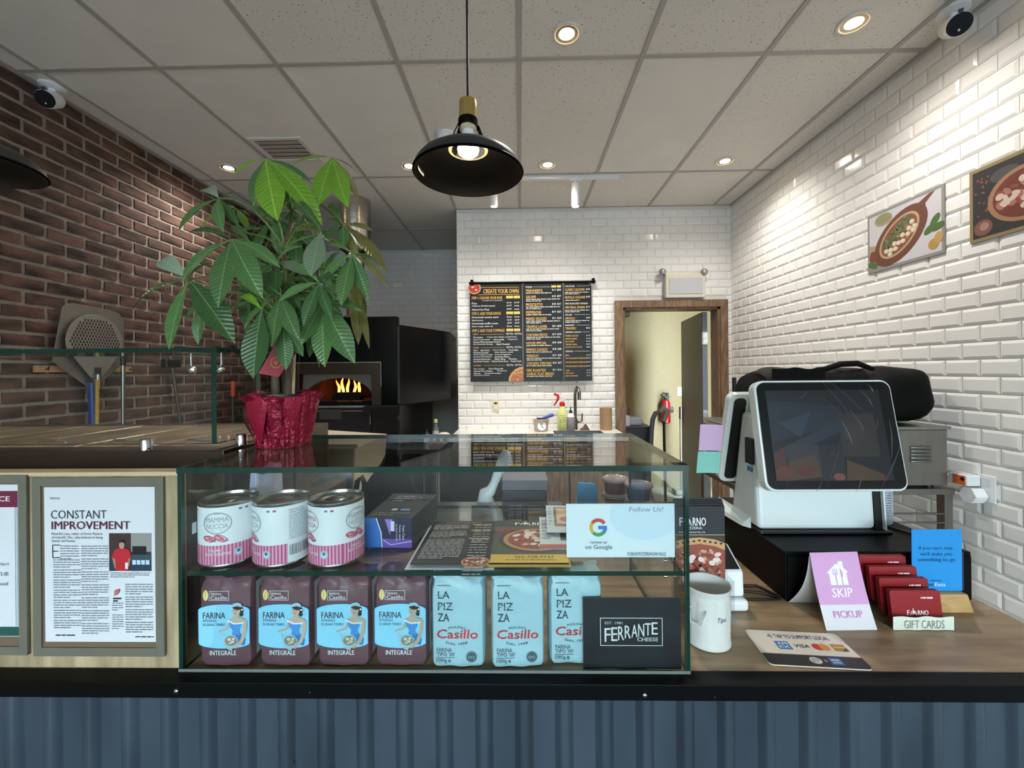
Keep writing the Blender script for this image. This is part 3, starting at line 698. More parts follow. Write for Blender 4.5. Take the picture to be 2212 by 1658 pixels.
def menu_stack():
    x0, x1, y0, y1, z = -.199, .084, .742, .955, SH+.0006
    t = thing('menu_leaflets', 'stack of black printed menu leaflets with yellow strip on the glass shelf', 'leaflets', ((x0+x1)/2, .85, z))
    part('under_sheet', B().box(x0-.008, y0-.006, z, x0+.15, y1-.01, z+.001), m_paper, t)
    for i in range(5): part('leaflet', B().box(x0+.142-.002*i, y0+.001*(i % 2), z+.0012+i*.001, x1+.004-.0015*i, y1, z+.002+i*.001), mat('leaflet_edge', 'b8973e', .5), t)
    pg = part('leaflet', B().box(x0, y0, z+.0064, x1, y1, z+.0074), mat('black_print', '17171a', .3), t)
    p = Print()
    p.text('CREATE YOUR OWN', 30, 9, 108, 15, GOLD, 2); y = 22
    for k in range(3):
        p.text(('STEP 1: CHOOSE YOUR BASE', 'STEP 2: ADD YOUR SAUCE', 'STEP 3: ADD YOUR TOPPINGS')[k], 8, y, 80, y+4, GOLD, 2)
        p.rect(92, y, 112, y+3.4, 'e3bf5a', 2); p.rect(116, y, 134, y+3.4, 'e3bf5a', 2); rows = (4, 5, 14)[k]
        p.para(8, y+8, 84, rows, 6.4, 2.4, 'c9c9cc', 2, k+2); p.para(98, y+8, 132, rows, 12, 2.4, 'c9c9cc', 2, k+12); y += 10+rows*6.4
    pizza(p, 116, 206, 26, 1, 4, 8, 22, basil=8)
    p.rect(142, 0, 283, 178, '4b433d', 1); p.rect(142, 0, 283, 36, '141416', 2); forno(p, 185, 6, 262, 28); p.text('P I Z Z E R I A', 205, 30, 250, 34, 'e0e0e0', 4)
    p.ell(160, 66, 16, 12, '8a3a30', 2); p.ell(172, 56, 12, 8, '6d2c28', 2); p.ell(158, 150, 18, 20, '3e4a30', 2)
    p.ell(226, 108, 74, 62, '2b2826', 2); pizza(p, 228, 106, 66, 3, 5, 16, 56)
    p.rect(142, 178, 283, 213, 'd9b23f', 6); p.text('365-728-7747', 186, 184, 258, 194, '4a3c14', 7); p.para(170, 200, 262, 1, 4, 2.2, '6b5a26', 7, 4, 1)
    p.build('printed_face', pg, plane_fn((x0, y1, z+.0074), (1, 0, 0), (0, -1, 0), 0, 0, 283, 213, x1-x0, y1-y0), eps=.0001)
menu_stack()
def flyer(pts, label, kind):
    a, b_, c_, d_ = pts; n = (b_-a).cross(d_-a).normalized()*.0012
    t = thing('photo_card', label, 'card', (a+b_+c_+d_)/4+V((0, 0, -.01)), group='loose photo cards on the menu stack')
    pg = part('card', B().hexa([a, b_, c_, d_], [a+n, b_+n, c_+n, d_+n]), m_paper, t)
    p = Print()
    if kind: p.rect(22, 8, 100, 80, '6b4a38'); p.rect(30, 14, 100, 72, 'd2a87c', 2); p.ell(60, 55, 22, 10, '8d3a2c', 3); p.ell(80, 48, 14, 8, 'b4503c', 3); p.para(6, 10, 16, 6, 12, 4, 'b0a49c', 2, 3)
    else: p.rect(0, 88, 100, 100, 'a3242f'); p.rect(50, 30, 100, 76, '28303a'); p.ell(76, 50, 18, 14, '46525c', 2); p.para(6, 12, 40, 6, 11, 4, '9a9fa8', 2, 5)
    p.build('printed_face', pg, plane_fn(d_+n, (c_-d_), (a-d_), 0, 0, 100, 100, (b_-a).length, (d_-a).length))
zz = SH+.0085
flyer([V((.035, .80, zz)), V((.118, .80, zz)), V((.122, .935, zz+.014)), V((.04, .935, zz+.014))], 'loose card with red bottom band on the menu leaflets', 0)
flyer([V((.052, .852, zz+.013)), V((.125, .846, zz+.013)), V((.130, .95, zz+.034)), V((.056, .955, zz+.034))], 'topmost loose card with a framed food picture', 1)
# ------------------------------------------------------------------ signs standing inside the front pane
YS = CY0+g+.0035
a = PY(1223, 1088, YS); c = PY(1458, 1203, YS)
t = thing('review_sign', 'white review sign with coloured letter G in a clear holder', 'sign', ((a.x+c.x)/2, YS+.006, SH+.0005))
part('holder', B().box(a.x-.003, YS+.0012, c.z-.002, c.x+.006, YS+.0022, a.z+.003).box((a.x+c.x)/2-.03, YS+.0012, SH+.0005, (a.x+c.x)/2+.03, YS+.03, SH+.0015).box((a.x+c.x)/2-.03, YS+.0012, SH+.0015, (a.x+c.x)/2+.03, YS+.0022, c.z), m_acrylic, t)
pg = part('sign_sheet', B().box(a.x, YS, c.z, c.x, YS+.0008, a.z), mat('pale_sign_sheet', 'dfeaf0', .5), t)
p = Print()
p.poly([(min(1918, max(1440, 1700+260*math.cos(i*PI/16))), min(640, max(380, 470+170*math.sin(i*PI/16)))) for i in range(32)], 'cfe2ee', 1); p.rect(1115, 640, 1920, 642, 'd3e4ec', 1)
R_ = 66
for a0, a1, col in ((.75*PI, 1.2*PI, 'e0b02c'), (1.2*PI, 1.82*PI, 'c8392f'), (.22*PI, .75*PI, '3c9a4e'), (-.02, .22*PI, '3f78c8')): p.ring(1352, 549, R_, R_, 25, col, 3, 18, a0, a1)
p.rect(1352, 537, 1417, 562, '3f78c8', 4)
p.text('review us', 1290, 645, 1415, 667, '3c4650', 3); p.text('on Google', 1252, 675, 1456, 716, '3c4650', 3)
p.text('Follow Us!', 1582, 400, 1832, 434, '8b7f96', 3, .01, shear=.15); p.text('FORNOPIZZERIAOAKVILLE', 1567, 730, 1852, 755, '2c3540', 3)
p.build('printed_face', pg, plane_fn((a.x, YS, a.z), (1, 0, 0), (0, 0, -1), 1115, 378, 1920, 768, c.x-a.x, a.z-c.z), eps=.0001)
a = PY(1259, 1291, YS); c = PY(1472, 1446, YS); c.z = CZ+.0015
t = thing('cheese_sign', 'black cheese brand sign card standing before the last pale blue bag', 'sign', ((a.x+c.x)/2, YS, c.z))
pg = part('card', B().box(a.x, YS, c.z, c.x, YS+.0025, a.z), mat('dark_slate_card', '25282c', .3, var=.25, scale=18), t)
part('support', B().box(a.x+.06, YS+.0026, c.z, a.x+.11, YS+.0035, a.z-.03).box(a.x+.06, YS+.0026, c.z, a.x+.11, YS+.03, c.z+.001), mat('dark_slate_card2', '202226', .5), t)
p = Print(); FW = 'dde0e2'
p.frame(1368, 1222, 1836, 1432, 5, FW); p.text('EST. 1981', 1404, 1250, 1534, 1270, FW); p.text('CHEESE', 1645, 1368, 1802, 1396, FW, 2, .02)
s_ = 'FERRANTE'; xx = [1400, 1462, 1512, 1566, 1620, 1682, 1738, 1782, 1806]
for i, ch in enumerate(s_):
    x0, x1 = 1400+i*50.5, 1400+i*50.5+46; k = i/7
    p.text(ch, x0, 1298-k*44, x1, 1402-k*50-(0 if k < .4 else 6), FW, 2, .02)
p.build('printed_face', pg, plane_fn((a.x, YS, a.z), (1, 0, 0), (0, 0, -1), 1240, 1075, 1975, 1605, c.x-a.x, a.z-c.z))
# ------------------------------------------------------------------ plant on the case
PC = V((-.540, .945, CT+.0006))
pl = thing('potted_plant', 'bushy money tree in a red foil wrapped pot on the glass case', 'plant', PC)
# foil wrap: pleated sleeve, flared irregular rim
rn = random.Random(4); b = B(); n = 96
lv0 = [(.0, .053), (.003, .055), (.03, .060), (.06, .066), (.09, .072), (.105, .0745), (.118, .079)]; lev = []
for (za, ra), (zb0, rb0) in zip(lv0, lv0[1:]): lev += [(za+(zb0-za)*i/4, ra+(rb0-ra)*i/4) for i in range(4)]
lev.append(lv0[-1])
ph = [rn.uniform(0, 6.3) for _ in range(8)]
for k, (z, r) in enumerate(lev):
    f = k/(len(lev)-1)
    for i in range(n):
        a = 2*PI*i/n
        pleat = .0022*f*math.sin(9*a+ph[0])+.0018*(.3+f)*math.sin(17*a+ph[1]+2*f)+.0012*math.sin(37*a+ph[2]+5*f)
        lip = 0
        if f > .75:
            q = (f-.75)/.25; w_ = math.sin(3*a+ph[3])*.5+math.sin(5*a+ph[4])*.5
            pleat += q*.008*w_; lip = q*(.006*math.sin(4*a+ph[5])-.012*max(0, math.sin(a*1.0+PI/2-.4))*0)
            if abs((a-4.35+PI) % (2*PI)-PI) < .5: lip -= q*.004; pleat += q*.004
        pleat += rn.uniform(-.0011, .0011) if k else 0
        b.v.append(((r+pleat)*math.cos(a), (r+pleat)*math.sin(a), z+lip))
for k in range(len(lev)-1):
    for i in range(n): j = (i+1) % n; b.f.append((k*n+i, k*n+j, (k+1)*n+j, (k+1)*n+i))
b.f.append(tuple(range(n))[::-1]); b.m = [0]*len(b.f)
m_foil = mat('red_foil', '8a1230', .22, .35, var=.3, scale=40, bump=1.0, bscale=120)
fo = part('foil_wrap', b, m_foil, pl, smooth=28, local=True)
def flap(a0, a1, z0, z1, r0, out):
    def fn(i, j):
        a = a0+(a1-a0)*(i-.5)*(1-.85*j**1.5)+(a0*0); a = (a0+a1)/2+(a1-a0)*(i-.5)*(1-.85*j**1.6)
        rr = r0+.010+out*math.sin(PI*min(1, j*1.1))*.6-.016*j; return (rr*math.cos(a), rr*math.sin(a), z1+(z0-z1)*j+.004*math.sin(PI*i)*(1-j))
    return B().grid(fn, 8, 8)
m_foil2 = mat('red_foil_back', '9c1b38', .3, .25, var=.15, scale=20, bump=.6, bscale=90)
for a0, a1, z0, z1, o in ((4.05, 4.85, .012, .112, .006), (3.2, 3.75, .02, .098, .012), (5.25, 5.7, .04, .11, .004)):
    part('foil_flap', flap(a0, a1, z0, z1, .068, o), m_foil2, fo, smooth=60, local=True)
part('pot', B().lathe([(.05, .008), (.068, .112), (.071, .112), (.071, .118), (.066, .118), (.064, .108), (0, .106)], 32), m_blackp, pl, smooth=40, local=True)
part('soil', B().lathe([(0, .108), (.063, .107)], 24, cap=False), mat('potting_soil', '2a2119', .95, var=.4, scale=120, bump=.8), pl, local=True)
m_bark = mat('brown_bark', '4a3a2c', .8, var=.35, scale=60, two='5d4c3a', bump=.6, bscale=90, stretch=(1, 1, .3))
m_stem = mat('green_stem', '6d8a45', .5, var=.15, scale=30)
NODES = [V((-.012, 0, .30)), V((.012, -.01, .36)), V((.0, .01, .45)), V((.02, .01, .54))]
part('trunk', B().tube([(-.012, -.01, .10), (-.014, -.008, .16), (-.01, -.004, .23), NODES[0]], [.0095, .0088, .008, .005], 10), m_bark, pl, smooth=60, local=True)
part('trunk', B().tube([(.010, .004, .10), (.012, .0, .17), (.008, 0, .26), NODES[1], NODES[2], NODES[3]], [.009, .0085, .007, .005, .004, .003], 10), m_bark, pl, smooth=60, local=True)
part('trunk', B().tube([(-.004, .018, .10), (-.006, .016, .2), NODES[0]+V((.01, .01, .02))], [.009, .008, .004], 10), m_bark, pl, smooth=60, local=True)
part('stake', B().cyl((.024, -.004, .09), (.03, -.004, .25), .003), mat('bamboo', 'b59f74', .6), pl, smooth=60, local=True)
# leaf material: midrib and side veins as relief
def leaf_mat(name, col, tip):
    m = mat(name, col, .28, var=.0, bump=0); n = m.node_tree.nodes; L = m.node_tree.links; bs = n['Principled BSDF']
    tc = n.new('ShaderNodeTexCoord'); sp = n.new('ShaderNodeSeparateXYZ'); L.new(tc.outputs['Object'], sp.inputs[0])
    ab = n.new('ShaderNodeMath'); ab.operation = 'ABSOLUTE'; L.new(sp.outputs['Y'], ab.inputs[0])
    k = n.new('ShaderNodeMath'); k.operation = 'MULTIPLY_ADD'; k.inputs[1].default_value = -.75; L.new(ab.outputs[0], k.inputs[0]); L.new(sp.outputs['X'], k.inputs[2])
    fq = n.new('ShaderNodeMath'); fq.operation = 'MULTIPLY'; fq.inputs[1].default_value = 105; L.new(k.outputs[0], fq.inputs[0])
    sn = n.new('ShaderNodeMath'); sn.operation = 'SINE'; L.new(fq.outputs[0], sn.inputs[0])
    bp = n.new('ShaderNodeBump'); bp.inputs['Strength'].default_value = .22; bp.inputs['Distance'].default_value = .006; L.new(sn.outputs[0], bp.inputs['Height']); L.new(bp.outputs[0], bs.inputs['Normal'])
    oi = n.new('ShaderNodeObjectInfo'); nz = n.new('ShaderNodeTexNoise'); nz.inputs['Scale'].default_value = 5
    L.new(tc.outputs['Object'], nz.inputs['Vector'])
    r = n.new('ShaderNodeMapRange'); r.inputs[1].default_value = 0; r.inputs[2].default_value = .010; L.new(ab.outputs[0], r.inputs[0])
    mx = n.new('ShaderNodeMix'); mx.data_type = 'RGBA'; c = lin(col); mx.inputs[6].default_value = (*lin(tip), 1); mx.inputs[7].default_value = (*c, 1); L.new(r.outputs[0], mx.inputs[0])
    hs = n.new('ShaderNodeHueSaturation'); mr = n.new('ShaderNodeMapRange'); mr.inputs[3].default_value = .75; mr.inputs[4].default_value = 1.3; L.new(oi.outputs['Random'], mr.inputs[0]); L.new(mr.outputs[0], hs.inputs['Value']); L.new(mx.outputs[2], hs.inputs['Color'])
    L.new(hs.outputs[0], bs.inputs['Base Color'])
    tr = n.new('ShaderNodeBsdfTranslucent'); tr.inputs[0].default_value = (*[min(1, x*1.6) for x in c], 1)
    ms = n.new('ShaderNodeMixShader'); ms.inputs[0].default_value = .22; L.new(bs.outputs[0], ms.inputs[1]); L.new(tr.outputs[0], ms.inputs[2]); L.new(ms.outputs[0], n['Material Output'].inputs[0])
    return m
LM = {'d': leaf_mat('dark_leaf', '42683a', '8aa870'), 'm': leaf_mat('mid_leaf', '587f49', 'a0bc80'), 'l': leaf_mat('bright_leaf', '6d9a2c', 'a9c860'), 'y': leaf_mat('yellowing_leaf', '75743c', 'a89c62'), 'p': leaf_mat('pale_leaf_underside', '8fa38a', 'b6c4aa'), 'g': leaf_mat('grey_green_leaf', '71876a', '93a584')}
def leaf_mesh(m, arch, droop):
    b = B(); nu, nv = 14, 4
    def fn(i, j):
        x = i; wdt = (math.sin(PI*min(1, x**1.25))**.95)*.138+.005*(1-x)
        y = (j*2-1)*wdt
        z = arch*4*x*(1-x)+.16*abs(y)*(1.0)-droop*0
        return (x, y, z)
    b.grid(fn, nu, nv); return b.mesh('leaflet', m, 80)
LMESH = {(k, a): leaf_mesh(LM[k], a, 0) for k in LM for a in (.03, .09, .16)}
def leaf(parent, hub, tip, kind, wide=1.0, nrm=None, arch=None):
    d = tip-hub; Ln = d.length; ex = d.normalized()
    nr = nrm or V((random.uniform(-.35, .35), -.75, .75))
    ez = (nr-ex*nr.dot(ex)).normalized(); ey = ez.cross(ex)
    a = arch if arch else (.03 if abs(ex.z) > .85 else .09 if ex.z < .1 else .16)
    o = bpy.data.objects.new('leaflet', LMESH[(kind, a)]); C.objects.link(o); o.parent = parent
    w = Ln*wide
    o.matrix_local = Matrix(((ex.x*Ln, ey.x*w, ez.x*Ln, hub.x), (ex.y*Ln, ey.y*w, ez.y*Ln, hub.y), (ex.z*Ln, ey.z*w, ez.z*Ln, hub.z), (0, 0, 0, 1)))
    return o
def cluster(hu, hv, y, node, tips):
    hub = PY(hu, hv, y)-PC; nd = NODES[node]
    mid = (hub+nd)/2+V((0, 0, .035)) if hub.z < nd.z+.12 else (hub+nd)/2+V(((hub.x-nd.x)*.2, 0, -.01))
    pts = [nd, nd.lerp(mid, .5)+V((0, 0, .008)), mid, mid.lerp(hub, .55)+V((0, 0, .008)), hub]
    st = part('leaf_stalk', B().tube(pts, [.0026, .0022, .002, .0018, .0018], 6), m_stem, pl, smooth=60, local=True)
    for t in tips:
        u, v, dy, kd = t[:4]; wd = t[4] if len(t) > 4 else 1.0
        tip = PY(u, v, y+dy)-PC
        leaf(st, hub, tip, kd, wd)
CL = [
 (473, 428, .95, 2, [(385, 500, -.02, 'm', .75), (483, 502, -.05, 'm', .85), (518, 490, -.01, 'd', .8), (533, 424, .03, 'd', .9), (445, 409, .03, 'p', 1.7)]),
 (501, 517, .84, 1, [(407, 502, -.02, 'd', .95), (570, 496, .0, 'd', .95), (391, 611, -.03, 'm'), (471, 663, -.06, 'm'), (568, 645, -.05, 'm'), (606, 578, .0, 'm')]),
 (407, 603, .82, 0, [(347, 562, .03, 'p', 1.3), (285, 672, .02, 'd', .7), (365, 755, -.03, 'm', 1.05), (508, 742, -.03, 'd'), (470, 628, .05, 'g', .9), (470, 570, .04, 'm', .8)]),
 (436, 650, .99, 0, [(404, 692, -.01, 'd', 1.2), (428, 745, -.03, 'm', .9), (486, 622, .02, 'd', 1.3), (505, 668, 0, 'd')]),
 (574, 343, .93, 3, [(548, 447, -.04, 'm', 1.0), (600, 477, -.06, 'l', 1.25), (697, 487, -.03, 'l', .8), (676, 398, .03, 'd', .7), (499, 386, .0, 'l', .8), (640, 470, .04, 'd', .7)]),
 (718, 340, .96, 3, [(625, 363, .0, 'l', .95), (686, 446, -.04, 'l', 1.15), (752, 448, -.04, 'l', 1.05), (776, 433, .02, 'y', .7), (778, 383, .05, 'd', .6), (700, 420, .05, 'm', .8)]),
 (742, 485, .97, 3, [(698, 478, 0, 'd', 1.3), (713, 439, .03, 'd', .9), (806, 499, 0, 'y', 1.1), (702, 515, -.02, 'd', 1.2), (743, 534, -.03, 'd', 1.3), (836, 593, -.02, 'y', .7), (775, 560, .02, 'y', .8)]),
 (761, 547, .9, 2, [(704, 530, -.01, 'm', 1.1), (696, 613, -.04, 'm', .95), (737, 661, -.05, 'm', 1.0), (796, 647, -.02, 'd', .9), (815, 569, .02, 'd', 1.3), (840, 625, .03, 'y', .6), (780, 660, .04, 'y', .9)]),
 (694, 500, .88, 2, [(671, 597, -.04, 'g', 1.4), (628, 500, -.01, 'y', 1.3), (622, 432, .02, 'd', .8), (650, 468, .05, 'd')]),
 (689, 610, .85, 1, [(604, 650, -.03, 'm', 1.0), (655, 704, -.04, 'd', .9), (718, 691, -.03, 'd', .8), (640, 572, .02, 'm'), (745, 590, .04, 'd', 1.1)]),
 (607, 638, .84, 0, [(527, 710, -.03, 'm', 1.1), (587, 750, -.05, 'm', 1.05), (648, 736, -.04, 'm', 1.0), (560, 610, .02, 'd', 1.1), (660, 650, .0, 'd', 1.1)]),
 (698, 653, .87, 1, [(650, 746, -.04, 'm', 1.1), (702, 793, -.05, 'm', 1.15), (767, 785, -.04, 'm', 1.1), (785, 672, .01, 'd', 1.2), (668, 772, .03, 'd', .9), (690, 795, .04, 'd', .7)]),
 (566, 668, .81, 0, [(547, 817, -.04, 'd', 1.35), (520, 640, .03, 'l', .9), (600, 700, .02, 'd', 1.0)]),
 (612, 700, .83, 0, [(618, 799, -.02, 'd', 1.2), (655, 770, .01, 'd', 1.2), (575, 690, .02, 'd')]),
 (599, 566, .88, 1, [(665, 595, -.03, 'g', 1.1), (655, 532, .01, 'm', 1.1), (545, 545, 0, 'm', 1.1), (540, 612, -.03, 'm'), (597, 640, -.04, 'd', 1.2)]),
 (614, 609, .93, 1, [(552, 600, 0, 'd', 1.3), (690, 606, 0, 'd', 1.2), (650, 668, -.01, 'd', 1.2), (575, 660, 0, 'd', 1.2), (625, 690, -.03, 'd', 1.2)]),
 (512, 452, 1.03, 2, [(431, 494, -.02, 'l', .9), (488, 448, .0, 'l', 1.3), (540, 466, .02, 'l', .7), (541, 498, -.02, 'l', .8), (455, 500, .02, 'l', .8)]),
 (766, 602, 1.0, 1, [(774, 745, -.02, 'y', .65), (798, 754, -.01, 'y', .4), (722, 650, .0, 'd', 1.1), (790, 690, .02, 'd', .8)]),
 (585, 470, 1.0, 2, [(530, 455, .02, 'd', 1.1), (560, 540, -.02, 'd', 1.2), (640, 520, 0, 'd', 1.2), (600, 420, .03, 'm', .9)]),
 (640, 505, 1.02, 2, [(580, 520, 0, 'd', 1.3), (640, 580, -.02, 'd', 1.3), (700, 545, 0, 'd', 1.2), (680, 450, .02, 'm', .9)]),
 (545, 560, 1.02, 1, [(490, 600, 0, 'd', 1.3), (530, 640, 0, 'd', 1.3), (600, 610, 0, 'd', 1.2), (560, 500, .02, 'd')]),
 (640, 640, 1.02, 0, [(600, 720, 0, 'd', 1.2), (680, 735, 0, 'd', 1.2), (720, 700, .02, 'd', 1.1), (560, 690, .02, 'd', 1.1), (640, 760, 0, 'd')]),
 (690, 560, 1.04, 2, [(640, 610, 0, 'd', 1.2), (720, 630, 0, 'd', 1.1), (740, 600, .02, 'y', 1.0), (660, 530, 0, 'd', 1.2)]),
]
for c_ in CL: cluster(*c_)
rb = random.Random(21)                  # inner foliage
for k in range(14):
    hu, hv = rb.uniform(505, 735), rb.uniform(455, 690)
    cluster(hu, hv, rb.uniform(.99, 1.10), rb.randrange(4), [(hu+rb.uniform(55, 85)*math.cos(a)*(1 if k % 2 else .8), hv+22+rb.uniform(50, 80)*math.sin(a), rb.uniform(-.03, .03), rb.choice('dddm'), 1.15) for a in [rb.uniform(0, .6)+i*2*PI/5 for i in range(5)]])
# red fan-shaped tag hung in the plant
a, b_, c_, d_, e_ = (PY(u, v, .86)-PC for u, v in ((558, 806), (602, 814), (614, 796), (652, 746), (598, 738)))
tg = part('red_tag', B().prism([a, b_, c_, d_, e_], (0, .0015, 0)), mat('red_tag_card', 'a83240', .4, var=.1), pl, local=True, label='red fan-shaped charm with gold emblem')
p = Print(); p.ring(596, 783, 12, 12, 1.6, 'd6a24a', 1, 20); p.line([(590, 780), (596, 786), (602, 779)], 1.5, 'd6a24a'); p.line([(596, 777), (596, 790)], 1.5, 'd6a24a')
p.build('gold_emblem', tg, lambda x, y, h: PY(x, y, .86-h)-PC, local=True)

# ------------------------------------------------------------------ oven
ov = thing('pizza_oven', 'black pizza oven with arched mouth and flames inside, by the brick wall', 'oven', (-1.42, 3.6, 0))
m_ob = mat('black_enamel', '050609', .2, var=.1, spec=.2)
OX0, OX1, OY = -1.90, -.94, 3.2
HX0, HX1, HZ0, HZ1 = -1.70, -1.14, 1.335, 1.548
b = B().box(OX0, OY, 1.30, HX0, OY+.06, 1.985).box(HX1, OY, 1.30, OX1, OY+.06, 1.985).box(HX0, OY, HZ1, HX1, OY+.06, 1.985).box(HX0, OY, 1.30, HX1, OY+.06, HZ0)
part('facade', b, m_ob, ov, bevel=.003)
hexp = [(-1.88, OY+.06), (-.96, OY+.06), (-.655, 3.92), (-.70, 4.6), (-1.2, 5.2), (-1.9, 5.2), (-2.2, 4.6), (-2.2, 3.9)]
nb = len(hexp)
b = B().add([(x, y, z) for z in (1.30, 1.93) for x, y in hexp], [tuple(range(nb, 2*nb))]+[(i, (i+1) % nb, nb+(i+1) % nb, nb+i) for i in range(1, nb)])
part('oven_body', b, m_ob, ov)
part('mouth_frame', B().box(HX0-.075, OY-.012, HZ0-.03, HX0, OY-.0005, HZ1+.085).box(HX1, OY-.012, HZ0-.03, HX1+.075, OY-.0005, HZ1+.085).box(HX0, OY-.012, HZ1, HX1, OY-.0005, HZ1+.085), mat('bronze_steel', '4a4038', .3, .9), ov, bevel=.002)
part('mouth_trim', B().box(HX0-.078, OY-.014, HZ1+.083, HX1+.078, OY-.012, HZ1+.089).box(HX1+.073, OY-.014, HZ0-.03, HX1+.078, OY-.012, HZ1+.085).box(OX0, OY-.004, 1.296, OX1, OY-.0005, 1.302), m_chrome, ov)
# arch plate in the mouth, firebrick chamber, logs and flames
cx = (HX0+HX1)/2; pts = [(HX0, HZ0+.02)]
for i in range(13): a = PI-PI*i/12; pts.append((cx+.275*math.cos(a), HZ0+.02+.165*math.sin(a)))
vs = []; fs = []
for i in range(13):
    a = PI-PI*i/12; ax, az = cx+.272*math.cos(a), HZ0+.015+.165*math.sin(a); vs += [(ax, OY+.05, az), (HX0+(HX1-HX0)*i/12, OY+.05, HZ1), (ax, OY+.11, az)]
    if i: k = 3*i; fs += [(k-3, k, k+1, k-2), (k-3, k-1, k+2, k)]
part('arch_plate', B().add(vs, fs), mat('grey_cast_plate', '6b665f', .5, .3), ov, smooth=40)
m_fb = mat('firebrick', '7a4630', .9, var=.3, scale=12)
part('chamber', B().box(HX0+.0, OY+.12, 1.318, HX1, 4.3, 1.325).box(HX0-.1, 4.3, 1.32, HX1+.1, 4.32, 1.75).box(HX0-.02, OY+.12, 1.32, HX0, 4.3, 1.75).box(HX1, OY+.12, 1.32, HX1+.02, 4.3, 1.75).box(HX0-.02, OY+.11, 1.75, HX1+.02, 4.3, 1.77), m_fb, ov)
fx = PY(752, 860, 3.55)
part('burner_log', B().box(fx.x-.12, 3.5, 1.326, fx.x+.12, 3.6, 1.36).cyl((fx.x-.1, 3.5, 1.372), (fx.x+.1, 3.56, 1.372), .02), mat('charred_log', '171210', .9, var=.4), ov, smooth=40)
m_fl = bpy.data.materials.new('flame'); m_fl.use_nodes = True; nn = m_fl.node_tree.nodes; LL = m_fl.node_tree.links; nn.remove(nn['Principled BSDF'])
em = nn.new('ShaderNodeEmission'); tcf = nn.new('ShaderNodeTexCoord'); sf = nn.new('ShaderNodeSeparateXYZ'); LL.new(tcf.outputs['Generated'], sf.inputs[0])
rf = nn.new('ShaderNodeValToRGB'); rf.color_ramp.elements[0].color = (1, .5, .1, 1); rf.color_ramp.elements[1].color = (1, .2, .02, 1); LL.new(sf.outputs['Z'], rf.inputs[0]); LL.new(rf.outputs[0], em.inputs[0]); em.inputs[1].default_value = 2.6; LL.new(em.outputs[0], nn['Material Output'].inputs[0])
fl = random.Random(3)
for k, (dx, h) in enumerate(((-.07, .12), (-.035, .15), (0.0, .14), (.045, .12), (.085, .13))):
    x = fx.x+dx; pts = []; rr = []
    for i in range(8):
        f = i/7; pts.append((x+.018*math.sin(5*f+k*2)*f+.02*f*(1 if k > 2 else -.3), 3.53+.01*k, 1.375+h*f)); rr.append(.013*math.sin(PI*min(1, .15+.85*f))**.8*(1-.3*f)+.0012)
    part('flame', B().tube(pts, rr, 8), m_fl, ov, smooth=80)
part('base_cabinet', B().box(OX0-.02, OY-.02, .02, OX1+.015, 4.4, 1.2955), mat('dark_brown_enamel', '17100f', .25, var=.1), ov, bevel=.003)
part('drawer_panel', B().box(-1.80, OY-.034, 1.05, -1.14, OY-.0205, 1.265), mat('dark_plum_panel', '1a1213', .22), ov, bevel=.002)
part('drawer_trim', B().box(-1.80, OY-.037, 1.262, -1.14, OY-.0345, 1.266).box(-1.144, OY-.037, 1.16, -1.14, OY-.0345, 1.262).box(OX0-.02, OY-.024, 1.29, OX1+.015, OY-.0205, 1.297).box(OX1+.006, OY-.026, .9, OX1+.02, OY-.0205, 1.297), m_chrome, ov)
a = PY(690, 885, OY-.036); c = PY(738, 905, OY-.036)
part('name_plate', B().box(a.x, OY-.041, c.z, c.x, OY-.0345, a.z), mat('dull_plate', '3a3330', .5), ov, bevel=.004)
a = PY(765, 950, OY-.03); c = PY(830, 980, OY-.03)
cp = part('control_panel', B().box(a.x, OY-.03, c.z, c.x, OY-.0205, a.z), m_blackp, ov, bevel=.002)
part('panel_bezel', B().box(a.x-.01, OY-.032, a.z, c.x+.01, OY-.0205, a.z+.008).box(c.x, OY-.032, c.z-.008, c.x+.008, OY-.0205, a.z).box(a.x-.01, OY-.032, c.z-.008, c.x, OY-.0205, c.z), mat('brass_bezel', '8a7a60', .35, .8), cp)
dx = PY(768, 550, 3.75)
part('flue', B().lathe([(.105, 1.985), (.105, 2.06), (.08, 2.065), (.08, 2.62), (.13, 2.66), (.137, 2.68), (.137, ZC-.002)], 32, (dx.x, 3.75, 0), cap=False), mat('ribbed_aluminium', 'c9c4bb', .22, 1, bump=.35, bscale=8, stretch=(.1, .1, 14)), ov, smooth=35)
part('flue_collar', B().lathe([(.13, 1.93), (.13, 2.0), (.106, 2.0)], 24, (dx.x, 3.75, 0), cap=False), mat('copper_collar', '6a4632', .4, .6), ov, smooth=35)
# ------------------------------------------------------------------ peels and tools on the brick wall
XW = XL+.02
rk = thing('tool_rack', 'light wood tool rack bar on the brick wall', 'rack', (XW+.03, 2.5, 1.6))
zr = PX(200, 797, XL+.05).z
def WP(u, v, x=XL+.06): return PX(u, v, x)
a = WP(90, 797); c = WP(295, 797)
part('bar', B().box(XL+.011, a.y, zr-.018, XL+.03, c.y, zr+.018), mat('light_pine', 'b08a5e', .5, var=.15), rk, bevel=.002)
for u in (112, 165, 235, 270, 288):
    y = WP(u, 797).y; part('hook', B().tube([(XL+.03, y, zr), (XL+.042, y, zr-.005), (XL+.044, y, zr+.012)], .003, 8), m_black, rk, smooth=60)
m_alu = mat('matte_aluminium', '8f8a82', .42, .7, var=.06)
pe = thing('pizza_peel', 'square aluminium pizza peel hung behind the round perforated one', 'peel', (XL+.05, 2.5, 1.0))
ya, yb = WP(116, 700).y, WP(272, 700).y; yc = (ya+yb)/2; zt, zb_ = WP(195, 660).z, WP(195, 800).z
def yz_prism(pts, x0, th): return B().prism([(x0, y, z) for y, z in pts], (th, 0, 0))
